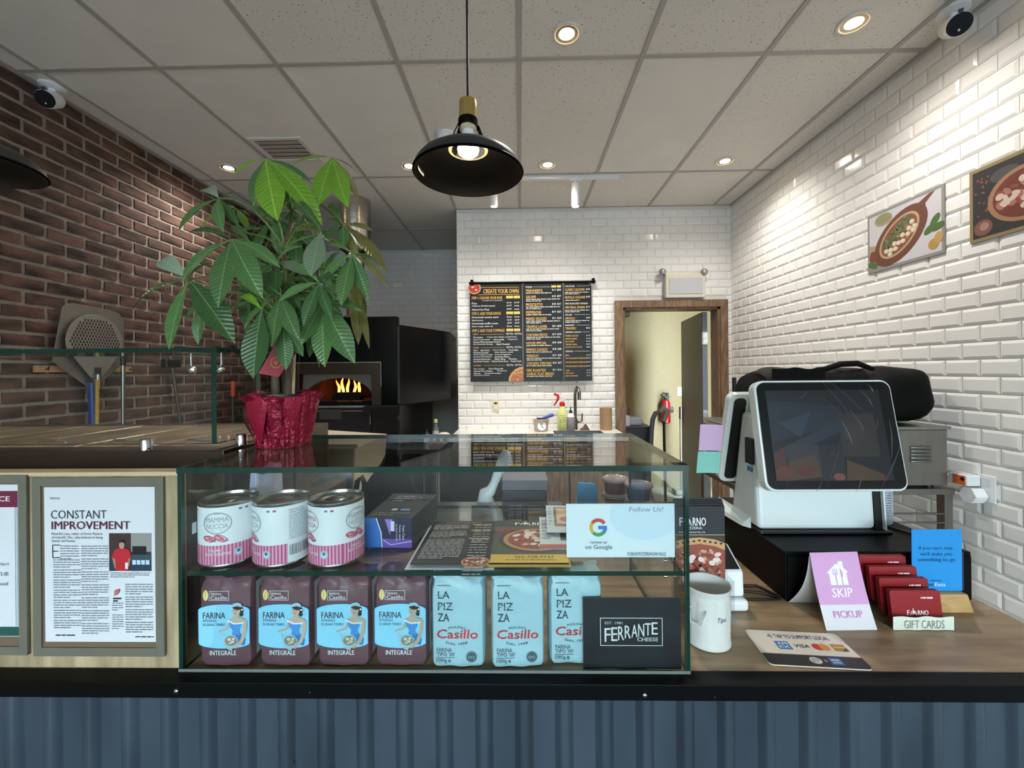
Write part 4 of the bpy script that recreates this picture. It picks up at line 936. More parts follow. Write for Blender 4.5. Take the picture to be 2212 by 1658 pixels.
pts = [(ya, zb_+.05), (ya+.05, zt-.03), (ya+.075, zt-.006), (ya+.11, zt), (yb-.10, zt-.005), (yb-.03, zt-.02), (yb-.004, zt-.07), (yb, zb_+.05), (yc+.02, zb_-.1), (yc-.02, zb_-.1)]
part('blade', yz_prism(pts, XL+.048, .003), m_alu, pe, bevel=.001)
part('handle', B().cyl((XL+.056, yc, zb_-.07), (XL+.056, yc+.02, .95), .022), mat('blue_handle', '23458a', .4), pe, smooth=50)
pr = thing('perforated_peel', 'round perforated pizza peel hanging in front of the square one', 'peel', (XL+.07, 2.5, 1.0))
r = (yb-ya)*.40; zc_ = zt-.03-r-.02
pts = [(yc+r*math.cos(a), zc_+r*math.sin(a)) for a in [(-.3+i*(PI+.6)/24) for i in range(25)]]+[(yc-.03, zc_-r-.04), (yc+.03, zc_-r-.04)]
bl = part('blade', yz_prism(pts, XL+.076, .003), mat('pale_aluminium', 'a39d94', .4, .6, var=.05), pr, bevel=.001)
b = B()
for i in range(-8, 9):
    for j in range(-4, 9):
        y, z = yc+i*.0175+(.00875 if j % 2 else 0), zc_+j*.018
        if (y-yc)**2+(z-zc_)**2 < (r*.86)**2: b.box(XL+.0791, y-.0038, z-.0075, XL+.0796, y+.0038, z+.0075)
part('perforations', b, mat('dark_slots', '26221e', .8), bl)
bl['label'] = 'blade with rows of slots'
part('bracket', B().box(XL+.0795, yc-.02, zc_-r-.09, XL+.088, yc+.02, zc_-r+.02).cyl((XL+.09, yc, zc_-r-.1), (XL+.09, yc+.0, zc_-r-.02), .012), m_steel, pr, smooth=40)
part('handle', B().cyl((XL+.095, yc-.012, zc_-r-.05), (XL+.095, yc-.02, .95), .009), mat('yellow_handle', 'b39032', .45), pr, smooth=50)
def tool(u0, v0, u1, v1, x, name, label, cat, col, grip=None, r=.010):
    a, c = WP(u0, v0, x), WP(u1, v1, x); c = a+(c-a)*(1.6 if name != 'ash_scoop' else (a.z-.002)/(a.z-c.z))
    t = thing(name, label, cat, (x, a.y, c.z)); part('pole', B().cyl(a, c, r), col, t, smooth=50)
    if grip: part('grip', B().cyl(a+(a-c).normalized()*.02, a+(c-a).normalized()*grip[0], grip[1]), grip[2], t, smooth=50)
    return t
tool(266, 768, 266, 930, XL+.10, 'oven_brush', 'oven tool with black collar and steel pole on the brick wall', 'tool', m_steel, (.06, .014, m_blackp))
t = tool(368, 765, 392, 930, XL+.05, 'oven_rake', 'oven tool with wide black head and slanted steel pole', 'tool', m_steel)
a = WP(368, 785, XL+.05); part('head', B().box(XL+.03, a.y-.065, a.z-.03, XL+.08, a.y+.065, a.z+.03), m_blackp, t, bevel=.01)
tool(503, 828, 504, 930, XL+.09, 'ash_scoop', 'grey pole with orange grip near the oven', 'tool', mat('grey_pole', '55524e', .4, .6), (.11, .017, mat('orange_grip', 'c2552a', .5)), .01)
# ------------------------------------------------------------------ menu board on the back wall
YM = 3.945
mb = thing('menu_board', 'black wall menu board with gold headings hung from a black rail', 'menu board', (.115, YM, 1.46))
a = PY(1014.5, 614, YM); c = PY(1279, 822, YM)
bd = part('board', B().box(a.x, YM, c.z, c.x, YM+.006, a.z), mat('board_black', '0f0f12', .3), mb)
Y_ = 'e0b04c'; WH = 'e8e8e6'
p = Print()
p.rect(858, 170, 864, 1540, '9a9488'); p.rect(1446, 170, 1452, 1525, '9a9488')
p.ell(165, 215, 95, 85, 'c58a52', 1, 24); p.ell(165, 215, 78, 68, '9a2f24', 2, 24); p.ell(140, 200, 22, 14, 'd8b49a', 3, 10); p.ell(190, 240, 18, 12, 'd8b49a', 3, 10); p.ell(175, 190, 16, 10, 'c0584a', 3, 10)
p.rect(265, 205, 810, 210, Y_); p.rect(220, 306, 815, 311, Y_)
p.text('CREATE YOUR OWN', 296, 232, 806, 292, Y_, 4, .03)
def chips(y):
    for x0, x1, s in ((625, 722, 'Regular'), (734, 822, 'Large')): p.rect(x0, y, x1, y+36, 'e6c65a', 2); p.text(s, x0+14, y+10, x1-14, y+28, '3a3018', 3)
for s, x1, y in (('STEP 1: CHOOSE YOUR BASE', 566, 335), ('STEP 2: ADD YOUR SAUCE', 545, 556), ('STEP 3: ADD YOUR TOPPINGS', 596, 798)): p.text(s, 125, y, x1, y+38, Y_, 2, .03); chips(y-4 if y > 400 else y-6)
p.text('( mozzarella is included )', 275, 384, 572, 402, WH)
for s, x1, y, pr in (('Pizza', 200, 416, ('$12.99', '$17.99')), ('Calzone (Folded pizza)', 460, 456, ('$15.99', 'n/a')), ('Gluten-free Pizza', 380, 505, ('$18.99', 'n/a')), ('Homemade tomato sauce', 512, 614, ('free', 'free')), ('Basil pesto', 290, 660, ('+$2.99', '+$3.99')), ('Homemade truffle cream', 502, 702, ('+$4.99', '+$5.99')), ('Extra virgin olive oil', 424, 746, ('free', 'free'))):
    p.text(s, 127, y, x1, y+26, WH, 2, .02)
    p.text(pr[0], 632, y, 702, y+22, WH, 2, .02); p.text(pr[1], 742, y, 812, y+22, WH, 2, .02)
for s, x1, y, lx in (('MEAT:', 222, 858, 245), ('VEGIE:', 226, 1048, 258), ('CHEESE:', 254, 1300, 285)):
    p.text(s, 138, y, x1, y+20, Y_, 2, .01); p.rect(lx, y+9, 590, y+12, Y_); p.text('+$2.99ea', 614, y-6, 722, y+22, WH, 2, .01); p.text('+$3.99ea', 736, y-6, 846, y+22, WH, 2, .01)
for y, its in ((900, (('•Prosciutto', 140, 282), ('•Cotto Ham (Italian cooked ham)', 338, 770))), (934, (('•Spicy Soppressata', 138, 385), ('•Mortadella', 435, 588), ('•Pepperoni', 640, 782))), (966, (('•House Made Roasted Chicken', 138, 540),)), (1000, (('•Fire Roasted Sausage', 138, 428), ('•Beef Meatball', 475, 668))),
               (1084, (('•Corn', 140, 206), ('•Red Onion', 244, 382), ('•Cherry Tomato', 420, 612), ('•Fresh Basil', 652, 790))), (1116, (('•Roasted Zucchini', 140, 360), ('•Baby Spinach Leaves', 448, 716))), (1148, (('•Fresh Organic Arugula', 140, 420), ('•Roasted Eggplants', 448, 686))), (1178, (('•Roasted Red Peppers', 140, 410), ('•Artichoke Hearts', 446, 664))), (1210, (('•Roasted Mushroom', 140, 390), ('•Black Olives', 448, 606), ('•Pistachio', 652, 774))), (1242, (('•Sun Dried Tomato', 140, 370), ('•Yellow Peach Slices', 396, 648), ('•Confit Garlic', 678, 838))),
               (1346, (('•Fior di Latte', 142, 300), ('•Extra Mozzarella', 358, 572))), (1378, (('•Grated Grana Padano', 142, 416), ('•Gorgonzola', 478, 626))), (1410, (('•Ricotta', 142, 242), ('•Smoked Provolone', 300, 540))), (1440, (('•Dairy-free Cheese', 142, 372),))):
    for s, x0, x1 in its: p.text(s, x0, y, x1, y+22, WH, 2, .015)
p.poly([(650, 1538), (656, 1480), (690, 1420), (750, 1365), (820, 1338), (858, 1336), (858, 1538)], 'c9a06c', 1); p.poly([(672, 1538), (680, 1490), (712, 1436), (765, 1390), (830, 1366), (858, 1362), (858, 1538)], 'b06a4a', 2)
rq = random.Random(9)
for i in range(26): p.ell(rq.uniform(715, 845), rq.uniform(1405, 1525), 18, 5, ('7d8a4a', '9aa85e', 'd9c9a8', 'a3402f')[i % 4], 3, 8, rq.uniform(0, 3))
p.text('PIZZA', 910, 198, 1002, 220, WH, 2, .02); p.rect(1016, 207, 1265, 210, WH)
for x0, x1 in ((1278, 1346), (1358, 1416)): p.rect(x0, 190, x1, 218, 'e6c65a')
for s, x1, y, p1, p2, d in (('MARGHERITA', 1152, 240, 14, 20, 1), ('SALAMI', 1050, 328, 18, 27, 2), ('PROSCIUTTO', 1150, 438, 18, 27, 2), ('PEPPERONI', 1125, 548, 14, 21, 1), ('MIXED VEGGIES', 1206, 638, 16, 23, 2), ('TRUFFLE LOVER', 1214, 750, 21, 25, 2), ('CHICKEN PESTO', 1216, 866, 19, 29, 2), ('HOUSE SPECIAL', 1204, 982, 18, 28, 1), ("EMMA'S CHOICE", 1214, 1074, 18, 28, 1), ('WISEGUY', 1086, 1162, 19, 29, 2), ('CHICKEN TERIYAKI', 1266, 1268, 18, 27, 1), ('FIRE ROASTED', 1188, 1366, 11, 16, 0), ('GARLIC FLAT BREAD', 1306, 1416, 0, 0, 1)):
    p.text(s, 912, y, x1, y+38, Y_, 2, .03)
    if p1: p.text('$%d' % p1, 1288, y, 1340, y+28, WH, 2, .02); p.text('$%d' % p2, 1360, y, 1416, y+28, WH, 2, .02)
    if d: p.para(912, y+48, 1400, d, 24, 11, 'c9c9c6', 2, y, .75 if d == 1 else .45)
for s, x0, x1, y, lx in (('CALZONE', 1472, 1612, 194, 1645), ('SALAD', 1476, 1574, 596, 1606), ('DESSERT', 1476, 1610, 744, 1640), ('DIPPING SAUCE', 1476, 1700, 842, 1720), ('DRINKS', 1476, 1584, 1112, 1604)): p.text(s, x0, y, x1, y+20, WH, 2, .02); p.rect(lx, y+8, 1826, y+11, WH)
p.text('FIRE ROASTED PANINI', 1474, 438, 1798, 460, WH, 2, .02)
for s, x1, y, pr, h in (('CLASSIC CALZONE', 1756, 236, '$16', 34), ('NUTELLA CALZONE', 1762, 344, '$9.99', 34), ('MEATBALL PANINI', 1756, 486, '$14', 32), ('ARUGULA', 1616, 640, '$9.99', 32), ('TIRAMISU', 1626, 782, '$12', 32), ('FORNO SAUCE', 1660, 892, '$1.50', 22), ('LEMON GARLIC', 1642, 934, '$1.50', 22), ('HOT HONEY', 1602, 974, '$1.50', 22), ('TRUFFLE AIOLI', 1638, 1014, '$2.00', 22), ('ITALIAN HOT NDUJA', 1712, 1054, '$2.00', 22), ('BRIO', 1524, 1168, '$2.50', 20), ('SAN PELLEGRINO SPARKLING', 1772, 1210, '$2.50', 20), ('SAN PELLEGRINO SPARKLING', 1772, 1266, '$2.50', 20), ('SAN PELLEGRINO SPARKLING', 1772, 1322, '$2.50', 20), ('COKE', 1530, 1382, '$1.99', 20), ('DIET COKE', 1588, 1420, '$1.99', 20), ('BOTTLE WATER', 1648, 1458, '$1.99', 20)):
    p.text(s, 1474, y, x1, y+h, Y_, 2, .025); p.text(pr, 1776, y, 1830, y+h*.85, WH, 2, .02)
for y, r_ in ((286, 2), (398, 1), (538, 2), (686, 2)): p.para(1474, y, 1820, r_, 22, 10, 'c9c9c6', 2, y, .6)
p.build('printed_menu', bd, plane_fn((a.x, YM, a.z), (1, 0, 0), (0, 0, -1), 97, 160, 1852, 1540, c.x-a.x, a.z-c.z), eps=.0003)
zr2 = a.z+.004
part('rail', B().cyl((a.x-.005, YM+.003, zr2+.006), (c.x+.035, YM+.003, zr2+.006), .012), m_black, mb, smooth=50)
for x in (a.x+.02, c.x+.022): part('rail_bracket', B().box(x-.012, YM-.004, zr2, x+.012, YB-.008, zr2+.04).ball((x, YM-.008, zr2+.006), .018), m_black, mb, smooth=40, bevel=.002)
for u in (1130, 1217, 1274): q = PY(u, 618, YM); part('clip_ring', B().tube([(q.x+.012*math.cos(t*PI/5), YM-.004, a.z-.01+.012*math.sin(t*PI/5)) for t in range(11)], .0025, 6), m_chrome, mb, smooth=60)
# ------------------------------------------------------------------ back counter with sink
BZ = 1.01; BY0 = 3.42
bc = thing('sink_counter', 'white back counter with steel sink and brown cabinet doors under the menu', 'counter', (.1, 3.7, 0))
sx0, sx1 = PY(1198, 930, 3.6).x, PY(1308, 930, 3.6).x
m_q = mat('white_quartz', 'ddd6c8', .25, var=.04, scale=30)
SY0, SY1 = 3.52, 3.84
part('worktop', B().box(XC+.005, BY0, BZ-.03, sx0, YB-.01, BZ).box(sx1, BY0, BZ-.03, .89, YB-.01, BZ).box(sx0, BY0, BZ-.03, sx1, SY0, BZ).box(sx0, SY1, BZ-.03, sx1, YB-.01, BZ), m_q, bc)
part('sink_bowl', B().box(sx0, SY0, BZ-.18, sx1, SY1, BZ-.175).box(sx0, SY0, BZ-.18, sx0+.004, SY1, BZ-.002).box(sx1-.004, SY0, BZ-.18, sx1, SY1, BZ-.002).box(sx0, SY0, BZ-.18, sx1, SY0+.004, BZ-.002).box(sx0, SY1-.004, BZ-.18, sx1, SY1, BZ-.002), m_steel, bc)
part('cabinet_body', B().box(XC+.01, BY0+.03, .08, .885, YB-.01, BZ-.031), mat('dark_cabinet', '2a211b', .5), bc)
m_cab = mat('brown_cabinet_wood', '6d5440', .4, var=.25, scale=7, two='7d634c', stretch=(6, 6, 1))
for i in range(3):
    x0 = XC+.02+i*.49; dr = part('cabinet_door', B().box(x0, BY0+.01, .1, x0+.475, BY0+.029, BZ-.045), m_cab if i else mat('black_cabinet_front', '15120f', .3), bc, bevel=.002)
    part('handle', B().cyl((x0+.43, BY0, .72), (x0+.43, BY0, .86), .005), m_chrome, dr, smooth=50)
fp = PY(1243, 930, 3.9)
fc = thing('sink_faucet', 'tall brushed steel faucet with gooseneck behind the sink', 'faucet', (fp.x, 3.9, BZ))
m_nick = mat('brushed_nickel', '7d756c', .28, 1)
zt = PY(1245, 836, 3.9).z
part('spout', B().tube([(fp.x, 3.9, BZ), (fp.x, 3.9, zt-.07), (fp.x+.004, 3.885, zt-.025), (fp.x+.012, 3.86, zt), (fp.x+.022, 3.82, zt-.012), (fp.x+.024, 3.80, zt-.05), (fp.x+.024, 3.80, zt-.11)], [.014, .014, .014, .014, .014, .016, .016], 14), m_nick, fc, smooth=60)
part('base_collar', B().cyl((fp.x, 3.9, BZ), (fp.x, 3.9, BZ+.1), .02), m_nick, fc, smooth=50)
part('lever', B().tube([(fp.x+.02, 3.9, BZ+.07), (fp.x+.06, 3.9, BZ+.075), (fp.x+.065, 3.9, BZ+.15)], [.012, .009, .006], 10), m_nick, fc, smooth=50)
q = PY(1215, 925, 3.86)
sb = thing('spray_bottle', 'spray bottle of yellow-green cleaner with red trigger by the faucet', 'bottle', (q.x, 3.87, BZ))
part('bottle_body', B().lathe([(.042, 0), (.046, .006), (.046, .15), (.038, .175), (.022, .215), (.019, .225)], 24, (q.x, 3.87, BZ)), mat('yellow_green_liquid', 'd3d98e', .2), sb, smooth=40)
p = Print(); p.para(0, 0, 100, 2, 26, 12, '3c4a30', 1, 3, 1); p.para(0, 55, 100, 3, 18, 6, '6b7a50', 1, 4)
p.build('printed_label', sb, lambda x, y, h: (q.x+.0465*math.sin((x-50)/80), 3.87-(.0465+h)*math.cos((x-50)/80), BZ+.14-y*.0007))
part('collar', B().lathe([(.024, .222), (.027, .23), (.024, .255), (.012, .262)], 20, (q.x, 3.87, BZ)), mat('red_plastic', 'c8202a', .35), sb, smooth=40)
part('head', B().hexa([V((q.x-.012, 3.86, BZ+.262)), V((q.x+.012, 3.86, BZ+.262)), V((q.x+.012, 3.88, BZ+.262)), V((q.x-.012, 3.88, BZ+.262))], [V((q.x-.03, 3.855, BZ+.325)), V((q.x+.045, 3.855, BZ+.29)), V((q.x+.045, 3.885, BZ+.29)), V((q.x-.03, 3.885, BZ+.325))]), m_white, sb, bevel=.003)
part('trigger', B().tube([(q.x-.075, 3.87, BZ+.335), (q.x-.035, 3.87, BZ+.318), (q.x-.04, 3.87, BZ+.28), (q.x-.075, 3.87, BZ+.225)], [.012, .014, .011, .006], 8), MATS['red_plastic'], sb, smooth=60)
q2 = PY(1233, 925, 3.86)
t = thing('sauce_bottle', 'grey squeeze bottle with black pointed tip between sprayer and faucet', 'bottle', (q2.x, 3.86, BZ))
part('bottle_body', B().lathe([(.034, 0), (.036, .005), (.036, .12), (.03, .135), (.024, .15), (.022, .155)], 20, (q2.x, 3.86, BZ)), mat('grey_label', '8d8690', .35), t, smooth=40)
part('shoulder', B().lathe([(.0365, .122), (.0315, .137), (.024, .157), (.0, .158)], 20, (q2.x, 3.86, BZ)), m_white, t, smooth=40)
part('tip', B().lathe([(.016, .158), (.015, .175), (.006, .185), (.004, .215), (0, .216)], 16, (q2.x, 3.86, BZ)), m_blackp, t, smooth=40)
q3 = PY(1169, 925, 3.82)
t = thing('knife_tub', 'clear plastic tub with a white gauge face beside the spray bottle', 'tub', (q3.x, 3.82, BZ))
part('tub', B().lathe([(.055, 0), (.06, .003), (.072, .10), (.078, .102), (.078, .107), (.068, .105), (.056, .006), (0, .006)], 28, (q3.x, 3.82, BZ)), mat('clear_grey_plastic', 'b3a698', .25), t, smooth=40)
p = Print(); p.ell(0, 0, 20, 21, 'e4eaf0', 1); p.line([(0, 0), (6, 8)], 4, '22262c', 2); p.rect(-8, -12, 8, -9, '8a93a0', 2); p.build('gauge_face', t, lambda x, y, h: (q3.x+.002+x*.0019, 3.754-h, BZ+.052-y*.0019))
t = thing('spreader', 'blue handled spreader lying across the clear tub', 'utensil', (q3.x, 3.82, BZ+.107))
part('handle', B().tube([(q3.x+.005, 3.8, BZ+.116), (q3.x+.04, 3.8, BZ+.124), (q3.x+.09, 3.8, BZ+.145), (q3.x+.115, 3.8, BZ+.15)], [.01, .014, .018, .012], 10), mat('blue_plastic', '34569a', .4), t, smooth=60)
part('ferrule', B().cyl((q3.x-.04, 3.8, BZ+.1165), (q3.x+.005, 3.8, BZ+.116), .008), m_blackp, t, smooth=50)
q4 = PY(1309, 924, 3.88)
t = thing('paper_roll', 'brown paper towel roll standing at the counter end by the door', 'paper roll', (q4.x, 3.88, BZ))
part('roll', B().lathe([(.052, 0), (.0555, .003), (.0555, .202), (.052, .205), (.018, .205), (.018, .15), (0, .15)], 28, (q4.x, 3.88, BZ)), mat('kraft_paper', '9a7a5a', .8, var=.08), t, smooth=40)
q5 = PY(1262, 925, 3.87)
b = B(); rn = random.Random(5)
b.grid(lambda i, j: (q5.x-.04+.09*i, 3.84+.06*j, BZ+.002+.04*math.sin(PI*i)*math.sin(PI*j)*(1+.5*math.sin(9*i+4*j))), 10, 8)
single('scrub_cloth', b, mat('brown_cloth', '5a4030', .9, var=.4, scale=60, bump=.6), 'crumpled brown scrub cloth beside the faucet lever', 'cloth', smooth=60)
q6 = PY(1071, 875, YB)
t = thing('wall_outlet', 'beige outlet plate on the white tiles over the back counter', 'outlet', (q6.x, YB-.01, q6.z-.06))
part('plate', B().box(q6.x-.033, YB-.014, q6.z-.058, q6.x+.033, YB-.008, q6.z+.058), mat('ivory_plastic', 'd9cfb4', .35), t, bevel=.003)
part('switch', B().box(q6.x-.015, YB-.017, q6.z-.036, q6.x+.015, YB-.0142, q6.z+.036), mat('pale_ivory', 'e4dcc6', .35), t, bevel=.001)
part('indicator', B().box(q6.x-.014, YB-.0185, q6.z+.012, q6.x+.014, YB-.0172, q6.z+.03), m_blackp, t)
# steel side table by the oven with bottles and tape rolls
TZ = .975
tb = thing('side_table', 'small stainless table between the oven and the back wall', 'table', (-.78, 3.5, 0))
part('table_top', B().box(-.925, 3.12, TZ-.03, -.605, 3.9, TZ), m_steel, tb, bevel=.002)
for x in (-.90, -.63):
    for y in (3.16, 3.86): part('leg', B().cyl((x, y, 0), (x, y, TZ-.03), .018), m_steel, tb, smooth=50)
q = PZ(941, 930, TZ); q = V((q.x, 3.55, TZ)); q.x = PY(941, 920, 3.55).x
t = thing('oil_bottle', 'small clear glass bottle with yellow cap on the side table', 'bottle', q)
part('bottle_body', B().lathe([(.024, 0), (.026, .004), (.026, .09), (.012, .125), (.011, .15)], 20, q), mat('dark_clear_glass', '5a605a', .1), t, smooth=40)
part('paper_label', B().lathe([(.0264, .012), (.0264, .08)], 20, q, cap=False), mat('pale_label', 'b9bab6', .5), t, smooth=40)
part('cap', B().lathe([(.015, .15), (.016, .155), (.015, .178), (0, .178)], 16, q), mat('yellow_cap', 'd6cc7a', .4), t, smooth=40)
q = V((PY(922, 920, 3.45).x, 3.45, TZ))
t = thing('dropper_bottle', 'short white squeeze bottle with dark nozzle on the side table', 'bottle', q)
part('bottle_body', B().lathe([(.024, 0), (.026, .004), (.026, .055), (.018, .068)], 18, q), m_white, t, smooth=40)
part('nozzle', B().lathe([(.018, .068), (.016, .08), (.006, .088), (.003, .112)], 14, q), m_blackp, t, smooth=40)
for i, u in enumerate((932, 946, 962)):
    q = V((PY(u, 940, 3.38).x, 3.38, TZ))
    t = thing('tape_roll', 'red-cored white tape roll on the side table, '+('next to the short white bottle', 'middle of the three', 'nearest the back wall')[i], 'tape', q, group='tape rolls on the side table')
    part('roll', B().lathe([(.02, -.012), (.027, -.012), (.027, .012), (.02, .012), (.02, -.012)], 24, q+V((0, 0, .028)), M=Matrix.Rotation(PI/2, 4, 'X'), cap=False), m_white, t, smooth=40)
    part('core', B().lathe([(0, -.0125), (.0205, -.0125), (.0205, .0125), (0, .0125)], 20, q+V((0, 0, .028)), M=Matrix.Rotation(PI/2, 4, 'X')), mat('red_core', '8f2434', .4), t, smooth=40)
q = V((-.665, 3.62, TZ))
t = thing('cream_bag', 'cream paper bag with pale lid behind the tape rolls', 'bag', q)
part('bag', B().lathe([(.05, 0), (.056, .02), (.05, .045), (.03, .055), (0, .056)], 14, q, M=Matrix.Diagonal((1, .8, 1, 1))), mat('cream_paper', 'd8c6b4', .7), t, smooth=60)
# emergency light over the door
a = PY(1432, 594, YB); c = PY(1517, 645, YB)
t = thing('emergency_light', 'white emergency light box with two round lamp heads above the door', 'lamp', ((a.x+c.x)/2, YB-.04, c.z))
hb = part('housing', B().box(a.x, YB-.075, c.z, c.x, YB-.009, a.z), mat('cream_plastic', 'cfc7b4', .4), t, bevel=.008)
part('cover', B().box(a.x+.03, YB-.08, c.z+.035, c.x-.03, YB-.0755, a.z-.045), mat('pale_grey_cover', 'b7b9bc', .3), hb, bevel=.002)
for u in (1430, 1520):
    q = PY(u, 588, YB-.06)
    part('lamp_head', B().ball((q.x, YB-.07, q.z), .034).cyl((q.x, YB-.05, q.z-.03), (q.x*.9+.1*(a.x+c.x)/2, YB-.04, a.z-.01), .012), mat('silver_head', 'a9a9a6', .25, .6), t, smooth=50)
# ------------------------------------------------------------------ back room
BYR = 5.6
q = PY(1434, 880, BYR)
t = thing('fire_extinguisher', 'red fire extinguisher hung on the cream wall of the back room', 'extinguisher', (q.x, BYR-.07, q.z-.2))
zb_, zt_ = PY(1434, 912, BYR).z, PY(1434, 862, BYR).z
part('cylinder', B().lathe([(.05, 0), (.06, .01), (.06, zt_-zb_-.05), (.045, zt_-zb_-.01), (.022, zt_-zb_)], 24, (q.x, BYR-.065, zb_)), mat('red_enamel', 'a8141c', .25), t, smooth=40)
part('valve', B().cyl((q.x, BYR-.065, zt_), (q.x, BYR-.065, zt_+.03), .018).box(q.x-.02, BYR-.09, zt_+.03, q.x+.05, BYR-.05, zt_+.045).tube([(q.x-.02, BYR-.065, zt_+.035), (q.x-.06, BYR-.065, zt_+.06), (q.x-.03, BYR-.065, zt_+.085), (q.x+.04, BYR-.065, zt_+.08)], .008, 8), m_blackp, t, smooth=40)
part('wall_bracket', B().box(q.x+.03, BYR-.03, zt_-.02, q.x+.06, BYR-.001, zt_+.08), m_blackp, t)
q = PY(1472, 845, BYR)
t = thing('light_switch', 'pale double light switch plate near the door edge', 'switch', (q.x, BYR-.004, q.z-.06))
part('plate', B().box(q.x-.06, BYR-.008, q.z-.06, q.x+.06, BYR-.0005, q.z+.06), mat('ivory_plastic', 'd9cfb4', .35), t, bevel=.002)
for s in (-1, 1): part('rocker', B().box(q.x+s*.025-.016, BYR-.012, q.z-.035, q.x+s*.025+.016, BYR-.0085, q.z+.035), m_white, t)
YV = 4.66
def vp(u, v, y=YV): return PY(u, v, y)
t = thing('vacuum_hose', 'grey vacuum with curved hose leaning in the back room', 'vacuum', (vp(1435, 880).x, YV, 0))
b0 = vp(1434, 905)
part('wand', B().cyl((b0.x, YV, b0.z), (b0.x+.01, YV, .06), .014), m_blackp, t, smooth=50)
part('grip', B().tube([vp(1428, 888), vp(1434, 878), vp(1440, 890), vp(1434, 910)], [.03, .035, .03, .02], 10), mat('silver_grey_plastic', '8e8a82', .35), t, smooth=60)
part('hose', B().tube([vp(1425, 890), vp(1416, 892), vp(1410, 905), vp(1407, 930), vp(1406, 960), vp(1402, 1000)]+[V((vp(1402, 1000).x-.02, YV, .3)), V((vp(1402, 1000).x+.03, YV, .1))], .026, 12), mat('ribbed_grey_hose', '5a5a5e', .5, bump=.6, bscale=120), t, smooth=60)
part('nozzle', B().lathe([(.012, -.02), (.03, -.01), (.034, .02), (.0, .03)], 18, vp(1449, 884), M=Matrix.Rotation(PI/2, 4, 'Y')), mat('white_cap', 'c9c9c4', .4), t, smooth=50)
part('motor_head', B().box(b0.x-.14, YV-.14, .001, b0.x+.14, YV+.06, .09), m_blackp, t, bevel=.02)
t = thing('mop', 'mop with grey double pole beside the door leaf', 'mop', (vp(1473, 900, 5.3).x, 5.3, 0))
for u in (1470, 1476): part('pole', B().cyl(vp(u, 900, 5.3), V((vp(u, 900, 5.3).x, 5.3, .06)), .011), m_steel, t, smooth=50)
part('clip', B().box(vp(1470, 890, 5.3).x-.01, 5.27, vp(1470, 905, 5.3).z, vp(1478, 890, 5.3).x+.01, 5.33, vp(1470, 878, 5.3).z), mat('grey_clip', '6f7174', .5), t, bevel=.005)
part('mop_head', B().box(vp(1473, 900, 5.3).x-.12, 5.2, .002, vp(1473, 900, 5.3).x+.12, 5.36, .06), mat('grey_fibre', '8d8a84', .95), t, bevel=.02)
YD = 4.75
dx0, dx1 = vp(1342, 930, YD).x, vp(1406, 930, YD).x; dz = vp(1380, 921, YD).z
t = thing('utility_cabinet', 'dark grey low cabinet inside the back room doorway', 'cabinet', ((dx0+dx1)/2, YD+.2, 0))
part('body', B().box(dx0-.25, YD, .01, dx1, YD+.5, dz-.012), mat('dark_grey_laminate', '35353a', .4), t, bevel=.004)
part('top', B().box(dx0-.26, YD-.01, dz-.011, dx1+.01, YD+.51, dz), mat('mid_grey_laminate', '55555a', .4), t, bevel=.003)
t = thing('label_printer', 'white box-shaped printer on the utility cabinet', 'printer', (vp(1375, 910, YD).x, YD+.15, dz))
part('body', B().box(vp(1352, 900, YD).x, YD+.05, dz+.0005, vp(1392, 900, YD).x, YD+.3, dz+.10), mat('grey_white_plastic', 'b4b6c0', .4), t, bevel=.03, seg=3)
part('lid', B().box(vp(1346, 900, YD).x, YD+.04, dz+.001, vp(1362, 900, YD).x, YD+.2, dz+.12), m_white, t, bevel=.004)
t = thing('paper_parcel', 'cream parcel stacked behind the printer', 'parcel', (vp(1360, 890, YD).x, YD+.4, dz))
part('parcel', B().hexa([V((vp(1340, 890, YD).x, YD+.32, dz+.0005)), V((vp(1376, 890, YD).x, YD+.32, dz+.0005)), V((vp(1376, 890, YD).x, YD+.48, dz+.0005)), V((vp(1340, 890, YD).x, YD+.48, dz+.0005))], [V((vp(1340, 890, YD).x, YD+.34, dz+.24)), V((vp(1370, 890, YD).x, YD+.34, dz+.22)), V((vp(1372, 890, YD).x, YD+.46, dz+.22)), V((vp(1340, 890, YD).x, YD+.46, dz+.24))]), mat('cream_parcel', 'cbb79a', .7), t, bevel=.01)
part('red_stripe', B().box(vp(1371, 890, YD).x, YD+.315, dz+.03, vp(1375, 890, YD).x, YD+.3195, dz+.18), mat('parcel_red', 'a8343a', .5), t)
t = thing('door_closer', 'small metal door closer box at the top of the back room door', 'door closer', (vp(1354, 675, 4.2).x, 4.16, 2.06))
a = vp(1347, 672, 4.14); part('body', B().box(a.x, 4.13, a.z-.05, a.x+.06, 4.2, a.z), mat('dull_brass', '8a7a58', .4, .7), t, bevel=.004)
part('arm', B().cyl((a.x+.03, 4.14, a.z-.025), (a.x-.04, 4.3, a.z-.02), .008), m_steel, t, smooth=40)
